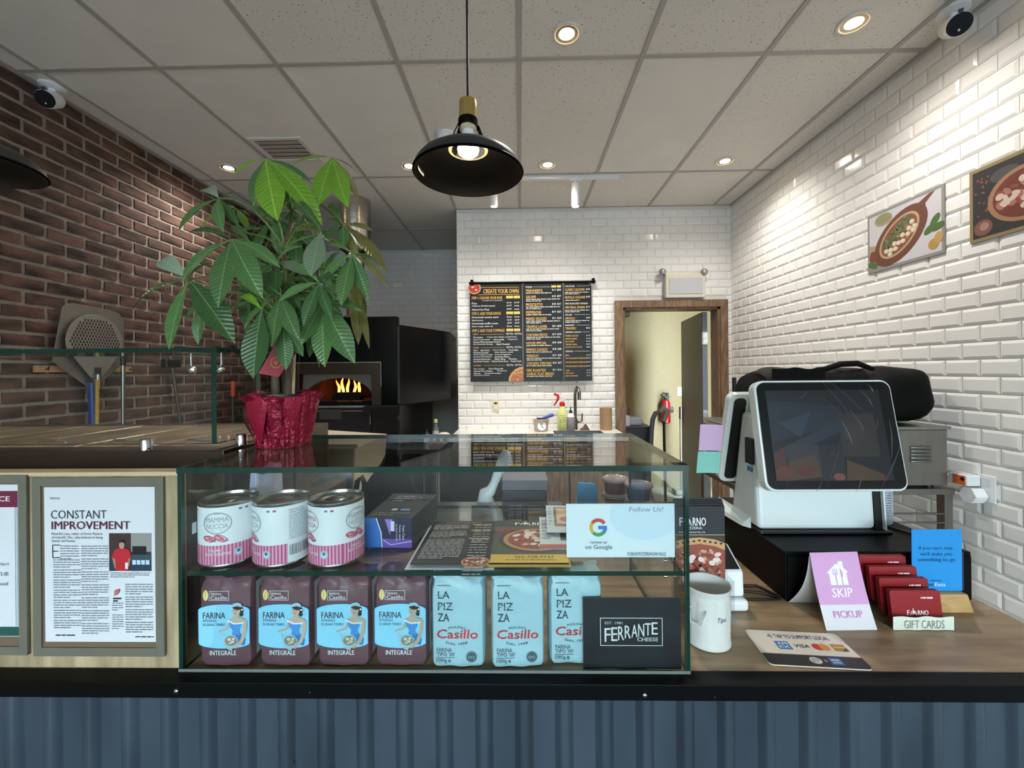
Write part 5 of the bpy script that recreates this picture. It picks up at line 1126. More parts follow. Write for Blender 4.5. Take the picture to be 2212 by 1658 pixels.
# ------------------------------------------------------------------ ceiling fixtures
def downlight(x, y, label):
    t = thing('downlight', label, 'ceiling light', (x, y, ZC-.008), group='recessed ceiling downlights')
    part('trim_ring', B().lathe([(.052, .003), (.056, .0), (.066, .001), (.067, .0075), (.052, .0075)], 32, cap=False), mat('white_trim', 'd8d2c8', .4), t, smooth=40, local=True)
    part('lens', B().lathe([(0, .004), (.036, .004)], 24, cap=False), m_emit, t, local=True)
    part('baffle', B().lathe([(.036, .004), (.052, .003)], 24, cap=False), mat('silver_baffle', 'c9b79a', .2, .8), t, local=True)
    l = bpy.data.lights.new('downlight_beam', 'SPOT'); l.energy = 42; l.color = (1, .96, .90); l.spot_size = math.radians(152); l.spot_blend = 1; l.shadow_soft_size = .035
    o = bpy.data.objects.new('downlight_beam', l); C.objects.link(o); o.parent = t; o.location = (0, 0, -.012)
for x, y, s in ((.23, 1.937, 'recessed downlight in the speckled panel nearest the camera'), (1.519, 1.915, 'recessed downlight close to the right wall camera'), (.223, 3.159, 'recessed downlight just before the track light'), (1.544, 3.153, 'recessed downlight in front of the back room door'), (-.82, 3.141, 'recessed downlight half hidden by the pendant shade'), (-2.184, 3.118, 'recessed downlight by the brick wall above the plant')): downlight(x, y, s)
# pendants
m_shade = mat('black_shade_enamel', '2a2b2d', .5, var=.15, scale=20); m_brass = mat('aged_brass', 'c8ad66', .28, .85, var=.1, scale=20, stretch=(8, 8, .2))
def pendant(x, y, z, label):
    t = thing('pendant_lamp', label, 'pendant lamp', (x, y, z), group='black industrial pendant lamps')
    k = .15
    outer = [(k, 0), (k*.985, .008), (k*.95, .021), (k*.87, .035), (k*.72, .050), (k*.50, .062), (k*.37, .067)]
    inner = [(r-.0025, z_-.003) for r, z_ in outer]
    part('shade', B().lathe(outer, 56, cap=False), m_shade, t, smooth=60, local=True)
    part('shade_lining', B().lathe(inner, 56, cap=False), mat('matt_black_lining', '020202', .6, spec=.1), t, smooth=60, local=True)
    part('shade_rim', B().lathe([(k, -.001), (k+.002, .001), (k, .004), (k-.003, .001)], 56, cap=False), m_black, t, smooth=60, local=True)
    part('cage_ring', B().lathe([(.026, .127), (.027, .130), (.027, .148), (.022, .151), (.020, .151)], 24, cap=False), m_black, t, smooth=40, local=True)
    for a in (.35, .35+PI/2+.6, .35+PI):
        ca, sa = math.cos(a), math.sin(a); b = B()
        w_ = .009; e = V((-sa, ca, 0))*w_; top = V((ca*.026, sa*.026, .133)); bot = V((ca*.056, sa*.056, .066)); nn_ = V((ca, sa, .3))*.002
        b.hexa([bot-e, bot+e, bot+e+nn_, bot-e+nn_], [top-e, top+e, top+e+nn_, top-e+nn_]); part('cage_arm', b, m_black, t, local=True)
    part('brass_socket', B().lathe([(.0235, .149), (.0255, .151), (.0255, .158), (.0245, .159), (.0245, .197), (.0235, .199), (.006, .2), (.005, .21), (0, .21)], 32), m_brass, t, smooth=35, local=True)
    bu = part('bulb_neck', B().lathe([(.0165, .128), (.0165, .124), (.0175, .12), (.018, .11), (.021, .094), (.026, .08), (.029, .072)], 24, cap=False), m_white, t, smooth=60, local=True)
    part('socket_ring', B().lathe([(.018, .117), (.0235, .120), (.0235, .127), (.021, .130)], 24, cap=False), mat('porcelain', 'd6cdb4', .3), t, smooth=50, local=True)
    part('bulb', B().lathe([(.029, .072), (.0300, .066), (.027, .056), (.019, .049), (0, .046)], 24, cap=False), mat('warm_bulb', 'ffdca8', .3, emit=7), t, smooth=80, local=True)
    part('cord', B().cyl((0, 0, .208), (0, 0, ZC-z-.002), .0032), m_blackp, t, smooth=50, local=True)
    part('bulb_glow_ring', B().lathe([(.046, .062), (.056, .064)], 32, cap=False), mat('cream_glow_ring', 'c9b48c', .4), t, local=True)  # added ring, its cream colour stands for bulb glow on the shade lip
    lb = part('warning_sticker', B().grid(lambda i, j: ((k*.955-.006)*math.cos(2.86+.36*i), (k*.955-.006)*math.sin(2.86+.36*i), .012+.026*j), 6, 2), m_paper, t, local=True)
    p = Print(); p.para(0, 6, 100, 6, 15, 6, '6d6d70', 1, 3); p.build('small_print', lb, lambda x, y, h: ((k*.955-.007)*math.cos(2.88+.32*x/100), (k*.955-.007)*math.sin(2.88+.32*x/100), .036-.024*y/100), local=True)
    l = bpy.data.lights.new('pendant_glow', 'POINT'); l.energy = .8; l.color = (1, .8, .55); l.shadow_soft_size = .03
    o = bpy.data.objects.new('pendant_glow', l); C.objects.link(o); o.parent = t; o.location = (0, 0, .015)
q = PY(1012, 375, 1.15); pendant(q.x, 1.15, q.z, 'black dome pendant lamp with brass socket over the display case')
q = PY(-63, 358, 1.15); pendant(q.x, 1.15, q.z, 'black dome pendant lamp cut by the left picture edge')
# air vent
a, c = V((-1.79, 2.72, ZC)), V((-1.43, 3.03, ZC))
t = thing('air_vent', 'square white air vent with curved slats in the ceiling', 'vent', (-1.61, 2.875, ZC-.012))
fr = .03
part('vent_frame', B().box(a.x, a.y, ZC-.012, c.x, a.y+fr, ZC-.001).box(a.x, c.y-fr, ZC-.012, c.x, c.y, ZC-.001).box(a.x, a.y+fr, ZC-.012, a.x+fr, c.y-fr, ZC-.001).box(c.x-fr, a.y+fr, ZC-.012, c.x, c.y-fr, ZC-.001), mat('white_vent_paint', 'd8d4cc', .4), t, bevel=.002)
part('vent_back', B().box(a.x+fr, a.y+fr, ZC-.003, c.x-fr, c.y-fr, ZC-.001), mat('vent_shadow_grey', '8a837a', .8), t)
for i in range(5):
    y = a.y+fr+.012+i*.05; part('slat', B().prism([(a.x+fr, y, ZC-.009), (a.x+fr, y+.04, ZC-.004), (a.x+fr, y+.041, ZC-.0055), (a.x+fr, y+.001, ZC-.0105)], (c.x-a.x-2*fr, 0, 0)), mat('grey_slat', 'b5aea4', .5), t)
t = thing('smoke_detector', 'round white smoke detector on the ceiling behind the pendant', 'smoke detector', (-.472, 2.734, ZC-.05))
part('base', B().lathe([(.062, .035), (.066, .04), (.066, .0495), (0, .0495)], 28), m_white, t, smooth=40, local=True)
part('cover', B().lathe([(0, 0), (.045, .002), (.056, .012), (.059, .034)], 28), m_white, t, smooth=40, local=True)
part('grille', B().box(-.018, -.045, .0025, .0, -.028, .006), mat('grey_grille', 'a9a9a9', .5), t, local=True)
# track light
t = thing('track_light', 'white ceiling track with two cylinder spots over the menu', 'track light', (.2, 3.34, ZC-.03))
a, c = -.42, .80
part('track', B().box(a, 3.322, ZC-.032, c, 3.358, ZC-.001), m_white, t, bevel=.002)
for u in (1243, 1067):
    x = PY(u, 415, 3.34).x; zt, zb_ = PY(u, 397, 3.34).z, PY(u, 446, 3.34).z
    h = part('spot_head', B().cyl((x, 3.34, zt), (x, 3.34, zb_), .032, n=24), m_white, t, smooth=40)
    part('adapter', B().box(x-.045, 3.325, ZC-.05, x+.045, 3.355, ZC-.0325).cyl((x, 3.34, ZC-.05), (x, 3.34, zt), .01), m_white, h, smooth=40)
    part('spot_lens', B().lathe([(0, 0), (.027, 0)], 20, (x, 3.34, zb_-.0005), cap=False), mat('spot_lens', 'ffe8c8', .3, emit=1.5), h)
    l = bpy.data.lights.new('spot_beam', 'SPOT'); l.energy = 20; l.color = (1, .97, .92); l.spot_size = math.radians(95); l.spot_blend = .8; l.shadow_soft_size = .03
    o = bpy.data.objects.new('spot_beam', l); C.objects.link(o); o.parent = h; o.location = V((x, 3.34, zb_-.01))-t.location; o.rotation_euler = (math.radians(20), 0, 0)
# security cameras
def seccam(x, y, dirv, label):
    t = thing('security_camera', label, 'camera', (x, y, ZC-.13))
    part('mount', B().lathe([(.055, .0), (.055, .012), (.03, .02), (.0, .022)], 24, (x, y, ZC-.001), M=Matrix.Diagonal((1, 1, -1, 1))).cyl((x, y, ZC-.02), (x, y, ZC-.05), .016), m_white, t, smooth=40)
    d = V(dirv).normalized(); c0 = V((x, y, ZC-.075)); e = c0+d*.075; s0 = c0-d*.045
    part('body', B().tube([s0, s0+d*.012, e-d*.004, e], [.028, .04, .044, .042], 24), m_white, t, smooth=40)
    part('face', B().cyl(e, e+d*.003, .041, n=28), mat('black_gloss', '060607', .35, spec=.15), t, smooth=40)
    sd = d.cross(V((0, 0, 1))).normalized(); un = sd.cross(d)
    part('lens', B().ball(e+d*.003-un*.02, .006), m_chrome, t, smooth=60)
    part('tab', B().hexa([e-sd*.006+un*.034, e+sd*.006+un*.034, e+sd*.006+un*.034-d*.02, e-sd*.006+un*.034-d*.02], [e-sd*.006+un*.056, e+sd*.006+un*.056, e+sd*.006+un*.056-d*.02, e-sd*.006+un*.056-d*.02]), m_blackp, t)
q = PZ(113, 185, ZC); seccam(q.x, q.y, (.35, -.75, -.45), 'white security camera with black face by the brick wall')
q = PZ(2076, 20, ZC); seccam(1.90, 1.86, (-.40, -.72, -.45), 'white security camera with black face at the right wall')
# ------------------------------------------------------------------ food pictures on the right wall
def wallpic(y0, y1, z0, z1, fcol, label, kind):
    x = XR-.0085
    t = thing('wall_picture', label, 'picture', (x, (y0+y1)/2, z0))
    pg = part('panel', B().box(x-.006, y0, z0, x, y1, z1), mat('pic_border_'+fcol, fcol, .4), t)
    fn = plane_fn((x-.006, y1, z1), (0, -1, 0), (0, 0, -1), 0, 0, 100, 75, y1-y0, z1-z0)
    p = Print()
    if kind == 0:
        p.rect(3, 3.5, 97, 71.5, 'c6c4c8', 0); p.poly([(3, 40), (22, 44), (34, 71), (3, 71.5)], 'a8937f', 1); p.ell(24, 12, 13, 8, 'a09078', 1, 20); p.ell(24, 11, 10, 5.5, '8a8a5c', 2)
        p.ell(46, 40, 41, 25, '6b4232', 2, 36, -.66); p.poly([(62, 12), (70, 10), (84, 3.6), (90, 3.6), (79, 13), (80, 24), (66, 22)], '6b4232', 2)
        p.ell(45, 39, 31, 18.5, 'bb9a78', 3, 34, -.66); p.ell(45, 39, 28, 16, '80503a', 4, 34, -.66)
        r = random.Random(2)
        for i in range(110): k = r.uniform(-21, 21); q_ = r.uniform(-10.5, 1.5); p.ell(45+.79*k+.61*q_, 39-.61*k+.79*q_, 2.6, 1.0, ('4f6340', '62754e', '43563a', '75865e')[i % 4], 5, 7, r.uniform(0, 3))
        for i in range(30): k = r.uniform(-21, 21); q_ = r.uniform(0, 12); p.ell(45+.79*k+.61*q_, 39-.61*k+.79*q_, 2.2, 1.5, ('9a5a40', '6e3a2c', 'b07a5c')[i % 3], 5, 7, r.uniform(0, 3))
        for k, q_ in ((21, 2), (20, 9), (14, 5), (9, 9), (4, 4), (0, 10), (-5, 7), (-9, 3), (-12, 9), (-17, 5), (-21, 8), (-22, 1), (16, 11)): x_, y_ = 45+.79*k+.61*q_, 39-.61*k+.79*q_; p.ell(x_, y_, 3.4, 2.9, 'cfc3a8', 6, 10); p.ell(x_-.8, y_-.7, 1.7, 1.2, 'e2dac6', 7, 8)
        for x_, y_, ro in ((84, 44, -.6), (90, 36, -.9), (93, 44, -.3), (8, 66, .4)): p.ell(x_, y_, 8, 4, '4a6a38', 4, 14, ro)
        p.ell(88, 62, 6, 6, 'b08a48', 4); p.ell(94, 56, 5, 6, 'b8945a', 4); p.ell(8, 56, 5, 8, '7a4038', 3)
    else:
        p.rect(3, 3.5, 97, 71.5, '2f2d2f', 0); p.ell(30, 16, 12, 7, '4c4a4c', 1); p.ell(72, 18, 13, 8, '242224', 1); p.ell(95, 14, 10, 9, '8a7a68', 1); p.ell(95, 14, 8, 7, '5a3a2c', 2)
        r = random.Random(4)
        for i in range(22): p.ell(r.uniform(5, 18), r.uniform(8, 52), 1.1, 1.0, '8a4a3a', 1, 6)
        p.poly([(58, 71), (96, 46), (96, 71)], '6a4a34', 1)
        for i in range(26): p.ell(r.uniform(50, 84), r.uniform(54, 68), 4, 1.8, ('3c5a2c', '2f4a24')[i % 2], 2, 8, r.uniform(0, 3))
        p.ell(12, 62, 8, 8, '7a5048', 1); p.ell(13, 61, 4, 4, 'a07a6c', 2); pizza(p, 46, 40, 30, 2, 7, 20, 26, '9a7454', '6a342c', ('c9b6a8', '86463c', 'a06e5e'))
    p.build('printed_photo', pg, fn, eps=.0002)
wallpic(2.0, 2.432, 2.09, 2.416, '8d8a88', 'grey-edged picture of a flatbread on a wooden board', 0)
wallpic(1.44, 1.89, 2.095, 2.412, '8a7a56', 'tan-edged picture of a round pizza at the right picture edge', 1)
# ------------------------------------------------------------------ outlet with plugs on the right wall
t = thing('power_outlet', 'white power outlet plate on the right wall tiles', 'outlet', (XR-.012, 1.835, .97))
part('plate', B().box(XR-.014, 1.80, .972, XR-.008, 1.872, 1.088), m_white, t, bevel=.003)
part('socket', B().box(XR-.016, 1.818, 1.04, XR-.0142, 1.854, 1.075).box(XR-.016, 1.818, .99, XR-.0142, 1.854, 1.025), mat('socket_white', 'cfcfd0', .35), t, bevel=.002)
q = PX(2052, 1028, XR-.06)
t = thing('plug_adapter', 'white plug adapter with orange cutter piece on the outlet', 'adapter', (XR-.05, q.y, q.z-.02))
part('body', B().box(XR-.075, 1.852, 1.035, XR-.0165, 1.935, 1.082), m_white, t, bevel=.006, seg=3)
part('orange_piece', B().box(XR-.079, 1.858, 1.038, XR-.0755, 1.908, 1.078), mat('orange_plastic', 'd0612c', .4), t, bevel=.004)
part('dark_hole', B().lathe([(0, 0), (.008, 0), (.008, .002), (0, .002)], 16, (XR-.079, 1.868, 1.064), M=Matrix.Rotation(-PI/2, 4, 'Y')), m_blackp, t)
t = thing('air_freshener', 'white hexagonal plug-in air freshener under the adapter', 'air freshener', (XR-.05, 1.86, .97))
b = B(); hx = [(1.858+.038*math.cos(a*PI/3), 1.0+.036*math.sin(a*PI/3)) for a in range(6)]
b.prism([(XR-.068, y, z-.003) for y, z in hx], (.0515, 0, 0)); part('body', b, m_white, t, bevel=.004)
b = B(); b.prism([(XR-.0705, 1.858+(y-1.858)*.9, z-.003) for y, z in hx], (.002, 0, 0)); part('front_cap', b, mat('pale_cap', 'd3d6da', .3), t)
# ------------------------------------------------------------------ steel cabinet, table and bag by the right wall
m_st2 = mat('satin_steel', '8d8c88', .33, 1, var=.06, scale=5, stretch=(30, 30, 1))
t = thing('steel_table', 'stainless wire table beyond the counter by the tiled wall', 'table', (1.45, 2.1, 0))
part('table_top', B().box(1.0, 1.90, .985, 1.93, 2.35, 1.012), m_st2, t, bevel=.002)
for x in (1.02, 1.905):
    for y in (1.92, 2.33): part('leg', B().box(x-.018, y-.018, 0, x+.018, y+.018, .985), m_st2, t)
for z in (.90, .86, .78): part('wire_rail', B().cyl((1.02, 1.905, z), (1.905, 1.905, z), .004), m_st2, t, smooth=50)
part('lower_shelf', B().box(1.0, 1.92, .5, 1.92, 2.33, .52), m_st2, t)
t = thing('steel_cabinet', 'stainless countertop warmer with side louvres behind the register', 'cabinet', (1.45, 2.1, 1.013))
part('body', B().box(1.02, 1.905, 1.025, 1.905, 2.33, 1.275), m_st2, t, bevel=.004)
part('lid', B().box(1.01, 1.895, 1.2755, 1.915, 2.34, 1.29), m_steel, t, bevel=.003)
for i in range(5): z = PY(2003, 966+7.5*i, 1.9).z; part('louvre', B().tube([(PY(1970, 980, 1.9).x, 1.9045, z), (PY(1972, 980, 1.9).x, 1.900, z), (PY(2010, 980, 1.9).x, 1.900, z), (PY(2012, 980, 1.9).x, 1.9045, z)], .0055, 8), m_st2, t, smooth=50)
for x in (1.06, 1.86): part('foot', B().cyl((x, 1.95, 1.0125), (x, 1.95, 1.025), .02), m_blackp, t, smooth=40)
b = B(); rn = random.Random(8)
x0, x1 = 1.15, 1.885
def bagfn(i, j):
    a = 2*PI*j; f = i
    hgt = .255+.012*math.sin(9*f)+(.02 if .45 < f < .62 else 0)-.02*(.62 < f < .72)
    en = min(1, .8+f*6)*min(1, .8+(1-f)*6)
    cy, sz = math.cos(a), math.sin(a)
    p_ = 3.0; r = (abs(cy)**p_+abs(sz)**p_)**(-1/p_)
    y = 2.1+.17*cy*r*(.55+.45*en); z = 1.293+hgt/2*(1 if f > .1 else .93)+hgt/2*sz*r*(en if sz < 0 else (.62+.38*en))
    y += .006*math.sin(13*f+5*a)+.004*math.sin(29*f-3*a); z += .004*math.sin(17*f+4*a)*(1 if sz > -.3 else 0)
    return (x0+(x1-x0)*f, y, max(1.2925, z))
b.grid(bagfn, 36, 28)
n_ = 37
b.f.append(tuple(j*n_ for j in range(28))); b.f.append(tuple(j*n_+36 for j in range(28))[::-1]); b.m += [0, 0]
t = thing('insulated_bag', 'black insulated delivery bag slumped on the steel warmer', 'bag', (1.5, 2.1, 1.291))
m_bag = mat('black_nylon', '050506', .7, var=.3, scale=12, bump=.6, bscale=30, spec=.15)
part('bag_body', b, m_bag, t, smooth=60)
part('flap', B().grid(lambda i, j: (x0-.005+.24*i, 1.925-.006*math.sin(6*i), 1.555-.085*j-.015*math.sin(4*i)*j-.004*math.sin(11*i)), 12, 4), m_bag, t, smooth=60)
part('strap', B().tube([(1.42, 2.0, 1.545), (1.5, 1.99, 1.572), (1.58, 1.99, 1.575), (1.66, 2.0, 1.548)], [.012, .014, .014, .01], 8), m_bag, t, smooth=60)
q = PY(1586, 815, 3.6)
t = thing('broom', 'broom with black grip standing in the corner by the door', 'broom', (q.x, 3.6, 0))
part('pole', B().cyl((q.x, 3.6, .05), (q.x, 3.6, q.z-.02), .012), m_steel, t, smooth=50); part('grip', B().cyl((q.x, 3.6, q.z-.13), (q.x, 3.6, q.z), .017), m_blackp, t, smooth=50)
part('bristles', B().hexa([V((q.x-.13, 3.57, .001)), V((q.x+.13, 3.57, .001)), V((q.x+.13, 3.64, .001)), V((q.x-.13, 3.64, .001))], [V((q.x-.1, 3.585, .12)), V((q.x+.1, 3.585, .12)), V((q.x+.1, 3.625, .12)), V((q.x-.1, 3.625, .12))]), m_blackp, t)
# ------------------------------------------------------------------ register on its cash drawer
t = thing('cash_drawer', 'black metal cash drawer under the register', 'cash drawer', (.795, 1.15, CZ+.0005))
part('housing', B().box(.59, .950, CZ+.0005, 1.0, 1.36, 1.141), m_black, t, bevel=.003)
part('drawer_front', B().box(.594, .946, CZ+.006, .996, .9495, 1.132), m_black, t, bevel=.001)
pos = thing('register', 'white register with tilted customer screen under crinkled film', 'register', (.75, 1.1, 1.1415))
m_pw = mat('register_white', 'd8e0dd', .22)
def rrect(w, h, r, n=6):
    pts = []
    for cx, cy, a0 in ((w/2-r, h/2-r, 0), (-w/2+r, h/2-r, PI/2), (-w/2+r, -h/2+r, PI), (w/2-r, -h/2+r, 1.5*PI)):
        pts += [(cx+r*math.cos(a0+PI/2*i/n), cy+r*math.sin(a0+PI/2*i/n)) for i in range(n+1)]
    return pts
def panel(o, ex, ey, w, h, r, d0, d1):
    """rounded plate; d along the outward normal ey x ex"""
    ex = V(ex).normalized(); ey = V(ey).normalized(); nn_ = ex.cross(ey)
    pts = [o+ex*x+ey*y+nn_*d0 for x, y in rrect(w, h, r)]
    return B().prism(pts, nn_*(d1-d0))
part('base_plate', B().box(.592, 1.045, 1.1415, .915, 1.25, 1.150), m_blackp, pos, bevel=.004)
part('base_wing', B().hexa([V((.578, 1.11, 1.1415)), V((.5915, 1.09, 1.1415)), V((.5915, 1.26, 1.1415)), V((.565, 1.26, 1.1415))], [V((.581, 1.11, 1.152)), V((.5915, 1.09, 1.172)), V((.5915, 1.26, 1.172)), V((.568, 1.26, 1.152))]), m_pw, pos)
part('stand_body', B().prism([(.592, 1.055, 1.1505), (.592, 1.195, 1.1505), (.592, 1.135, 1.44), (.592, 1.075, 1.44)], (.29, 0, 0)), m_pw, pos, bevel=.012, seg=3)
part('side_strip', B().prism([(.8822, 1.06, 1.1505), (.8822, 1.2, 1.1505), (.8822, 1.14, 1.43), (.8822, 1.08, 1.43)], (.018, 0, 0)), m_blackp, pos)
part('side_fin', B().prism([(.9003, 1.052, 1.1505), (.9003, 1.2, 1.1505), (.9003, 1.14, 1.43), (.9003, 1.072, 1.43)], (.004, 0, 0)), m_pw, pos)
bl, br_, tl = PY(1656, 1062, .95), PY(1967, 1062, .95), PY(1628, 822, 1.0)
ex = V((1, 0, 0)); ey = V((0, .05, tl.z-bl.z)).normalized(); w_ = br_.x-bl.x; h_ = math.hypot(.05, tl.z-bl.z)
o = V(((bl.x+br_.x)/2, .975, (bl.z+tl.z)/2)); nf = ex.cross(ey)      # points at the customer
sc = part('screen_shell', panel(o, ex, ey, w_, h_, .022, -.028, -.001), m_pw, pos, bevel=.003)
part('screen_glass', panel(o, ex, ey, w_-.010, h_-.010, .019, -.0008, .001), mat('black_screen_glass', '07080a', .06), sc)
# dim display picture, with a window reflection painted in as bluish wedges
p = Print(); p.rect(0, 0, 100, 75, '0e1016', 0)
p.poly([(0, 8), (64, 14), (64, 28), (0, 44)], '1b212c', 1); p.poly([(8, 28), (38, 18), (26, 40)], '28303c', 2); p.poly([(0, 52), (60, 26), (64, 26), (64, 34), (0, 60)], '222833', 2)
p.rect(60, 20, 92, 56, '2c2626', 1); p.ell(72, 36, 9, 8, '322d30', 2); p.rect(12, 46, 40, 70, '2e2b2e', 2); p.poly([(0, 55), (10, 48), (12, 75), (0, 75)], '45231d', 3); p.poly([(12, 60), (36, 54), (40, 72), (12, 75)], '43301f', 3); p.poly([(62, 58), (92, 70), (92, 75), (60, 75)], '43321f', 3); p.ell(8, 68, 7, 5, '542822', 4); p.ell(26, 68, 8, 4, '4a241e', 4)
p.rect(40, 46, 60, 75, '1c1d20', 3); p.ell(54, 72, 5, 3, '6a3b32', 4)
p.build('picture_and_reflection', sc, plane_fn(o-ex*(w_/2-.024)+ey*(h_/2-.024)+nf*.001, ex, -ey, 0, 0, 100, 75, w_-.056, h_-.048), eps=.00008)
# crinkled protective film: raised creases
rn = random.Random(12); b = B()
def crease(x0, y0, x1, y1, wd):
    d = V((x1-x0, y1-y0)); nrm_ = V((-d.y, d.x)).normalized(); pts = []
    for i in range(7):
        f = i/6; m_ = V((x0, y0))+d*f+nrm_*(.004*math.sin(PI*f)+rn.uniform(-.0006, .0006)); ww = wd*.75*math.sin(PI*f)**.6+.0002
        for s, hh in ((-1, .0013), (0, .0013+ww*.9), (1, .0013)): q = m_+nrm_*ww*s; pts.append(o+ex*q.x+ey*q.y+nf*hh)
    b.add(pts, [(i*3+k, i*3+k+1, i*3+k+4, i*3+k+3) for i in range(6) for k in range(2)])
for u0, v0, u1, v1, wd in ((1768, 848, 1830, 905, .0022), (1790, 825, 1845, 905, .002), (1808, 826, 1880, 900, .003), (1838, 880, 1868, 935, .003), (1818, 905, 1838, 965, .0022), (1800, 960, 1780, 985, .0018), (1815, 945, 1770, 1040, .002), (1870, 840, 1895, 880, .002), (1925, 905, 1915, 990, .002), (1940, 960, 1880, 1050, .002), (1900, 900, 1890, 930, .0016), (1690, 870, 1680, 900, .0014), (1660, 1000, 1690, 1050, .0018), (1760, 1030, 1745, 1055, .0016), (1845, 1020, 1830, 1055, .0018), (1700, 915, 1680, 965, .0012), (1755, 845, 1735, 860, .0014), (1890, 830, 1900, 850, .0016)):
    a, c = PY(u0, v0, .975), PY(u1, v1, .975); crease(a.x-o.x, (a.z-o.z)*1.02, c.x-o.x, (c.z-o.z)*1.02, wd)
part('film_creases', b, glass_mat('crinkled_film', (.8, .82, .86), 6, .25), sc, smooth=60)
part('mount_arm', B().box(.66, 1.01, 1.36, .80, 1.08, 1.42), m_blackp, pos)
# operator screen, its back to the customer
o2 = V((.722, 1.156, 1.362)); e2 = V((0, -.07, .25)).normalized()
s2 = part('rear_screen', panel(o2, ex, e2, .335, .258, .02, -.02, .004), m_pw, pos, bevel=.003)
part('rear_black_band', panel(o2-ex*.138, ex, e2, .032, .236, .012, .0042, .006), m_blackp, s2)
part('rear_cover', panel(o2-ex*.06, ex, e2, .11, .236, .004, .0042, .009), mat('register_grey', 'b9c2c2', .3), s2)
part('side_reader', B().box(.583, 1.07, 1.31, .5915, 1.1, 1.375), m_blackp, pos)
p = Print(); p.rect(0, 0, 10, 10, '2f6fae'); p.rect(12, 0, 22, 10, '2f6fae'); p.build('blue_stickers', pos, lambda x, y, h: (.5918-h, 1.105-.0012*x, 1.30-.0012*y))
for u0, v0, u1, v1, col, lb in ((1508, 918, 1560, 974, 'd9b4d6', 'pink sticky note on the left edge of the register'), (1503, 976, 1554, 1022, '8ecfc0', 'mint sticky note below the pink one on the register')):
    a, c = PY(u0, v0, 1.12), PY(u1, v1, 1.13)
    b = B().grid(lambda i, j: (a.x+(c.x-a.x)*i, 1.12+.014*(1-i)**2*-1+.012*j, a.z+(c.z-a.z)*j+.004*(1-i)), 6, 6)
    single('sticky_note', b, mat('note_'+col, col, .7), lb, 'note', 'sticky notes on the register', smooth=60)
b = B().grid(lambda i, j: (.50+.1*i, 1.27+.06*j, 1.0312+.008+.006*math.sin(5*i+3*j)), 8, 5)
single('mint_paper', b, mat('note_mint', '9ad0b4', .7), 'crumpled mint paper behind the leaflet stand', 'paper', smooth=60)
# clear jug
q = V((.957, 1.13, 1.1415))
t = thing('plastic_jug', 'translucent plastic jug with printed label beside the register', 'jug', q)
part('body', B().lathe([(.02, 0), (.023, .004), (.023, .095), (.016, .115), (.010, .125)], 20, q), mat('translucent_plastic', 'aeb4b8', .3), t, smooth=40)
part('cap', B().lathe([(.012, .125), (.012, .14), (0, .14)], 16, q), m_white, t, smooth=40)
p = Print(); p.rect(0, 0, 60, 90, '9aa4ae', 0); p.para(5, 6, 55, 12, 6.5, 2.6, '59626e', 1, 6); p.build('printed_label', t, lambda x, y, h: (q.x+.0235*math.sin((x-45)/30), q.y-(.0235+h)*math.cos((x-45)/30), q.z+.098-.001*y))
# ------------------------------------------------------------------ leaflet stand, reader, tip pail
t = thing('leaflet_stand', 'clear leaflet stand of black pizza menus beside the glass case', 'leaflet stand', (.37, .89, CZ))
part('holder', B().box(.318, .868, CZ+.012, .437, .8695, CZ+.085).box(.318, .898, CZ+.012, .437, .8995, CZ+.15).box(.318, .8696, CZ+.012, .3195, .8979, CZ+.085).box(.4355, .8696, CZ+.012, .437, .8979, CZ+.085).box(.318, .862, CZ+.0005, .445, .9, CZ+.0025).box(.318, .868, CZ+.0026, .437, .8995, CZ+.0119), m_acrylic, t)
for i in range(4): part('leaflet', B().box(.322, .885+.0028*i, CZ+.0125, .424, .8870+.0028*i, 1.270+.003*i), mat('black_print', '17171a', .3), t)
pg = part('leaflet', B().box(.322, .8815, CZ+.0125, .424, .8835, 1.266), mat('black_print', '17171a', .3), t, label='front leaflet with pizza picture')
p = Print()
p.rect(0, 0, 100, 58, '26282c', 0); forno(p, 8, 14, 62, 40, L=2); p.text('PIZZERIA', 22, 42, 54, 47, 'e8e8e8', 2, .01); p.text('fornopizzeria.ca', 6, 51, 60, 55.5, 'e8e8e8', 2, .01); p.rect(0, 58, 100, 59.2, 'cdb98a', 1)
p.rect(0, 59.2, 100, 220, '3a302a', 0)
p.poly([(0, 72), (20, 66), (50, 64), (80, 68), (100, 76), (100, 220), (0, 220)], 'c69a68', 1); p.poly([(0, 88), (20, 80), (50, 77), (80, 82), (100, 90), (100, 220), (0, 220)], '8f4a3a', 2)
r = random.Random(3)
for i in range(170): p.ell(r.uniform(9, 91), r.uniform(90, 200), r.uniform(4, 9), r.uniform(2, 4), ('7a3a30', 'b0705c', 'a85848', 'c99a84', '5e2c26')[i % 5], 3, 8, r.uniform(0, 3))
for i in range(18): p.ell(r.uniform(12, 88), r.uniform(92, 190), r.uniform(6, 11), r.uniform(3, 6), 'dccfc4', 4, 9, r.uniform(-.6, .6))
for i in range(9): p.ell(4+i*11, 70+abs(i-4)*1.6, 3, 2.2, '2a1a12', 3, 8)
p.build('printed_face', pg, plane_fn((.322, .8815, 1.266), (1, 0, 0), (0, 0, -1), 0, 0, 100, 220, .102, 1.266-CZ-.0125), eps=.0001)
t = thing('card_reader', 'small white card reader behind the leaflet stand', 'card reader', (.46, .95, CZ+.0005))
part('body', B().hexa([V((.405, .915, CZ+.028)), V((.482, .915, CZ+.028)), V((.482, .99, CZ+.028)), V((.405, .99, CZ+.028))], [V((.405, .918, CZ+.082)), V((.482, .918, CZ+.082)), V((.482, .99, CZ+.118)), V((.405, .99, CZ+.118))]), m_white, t, bevel=.006, seg=3)
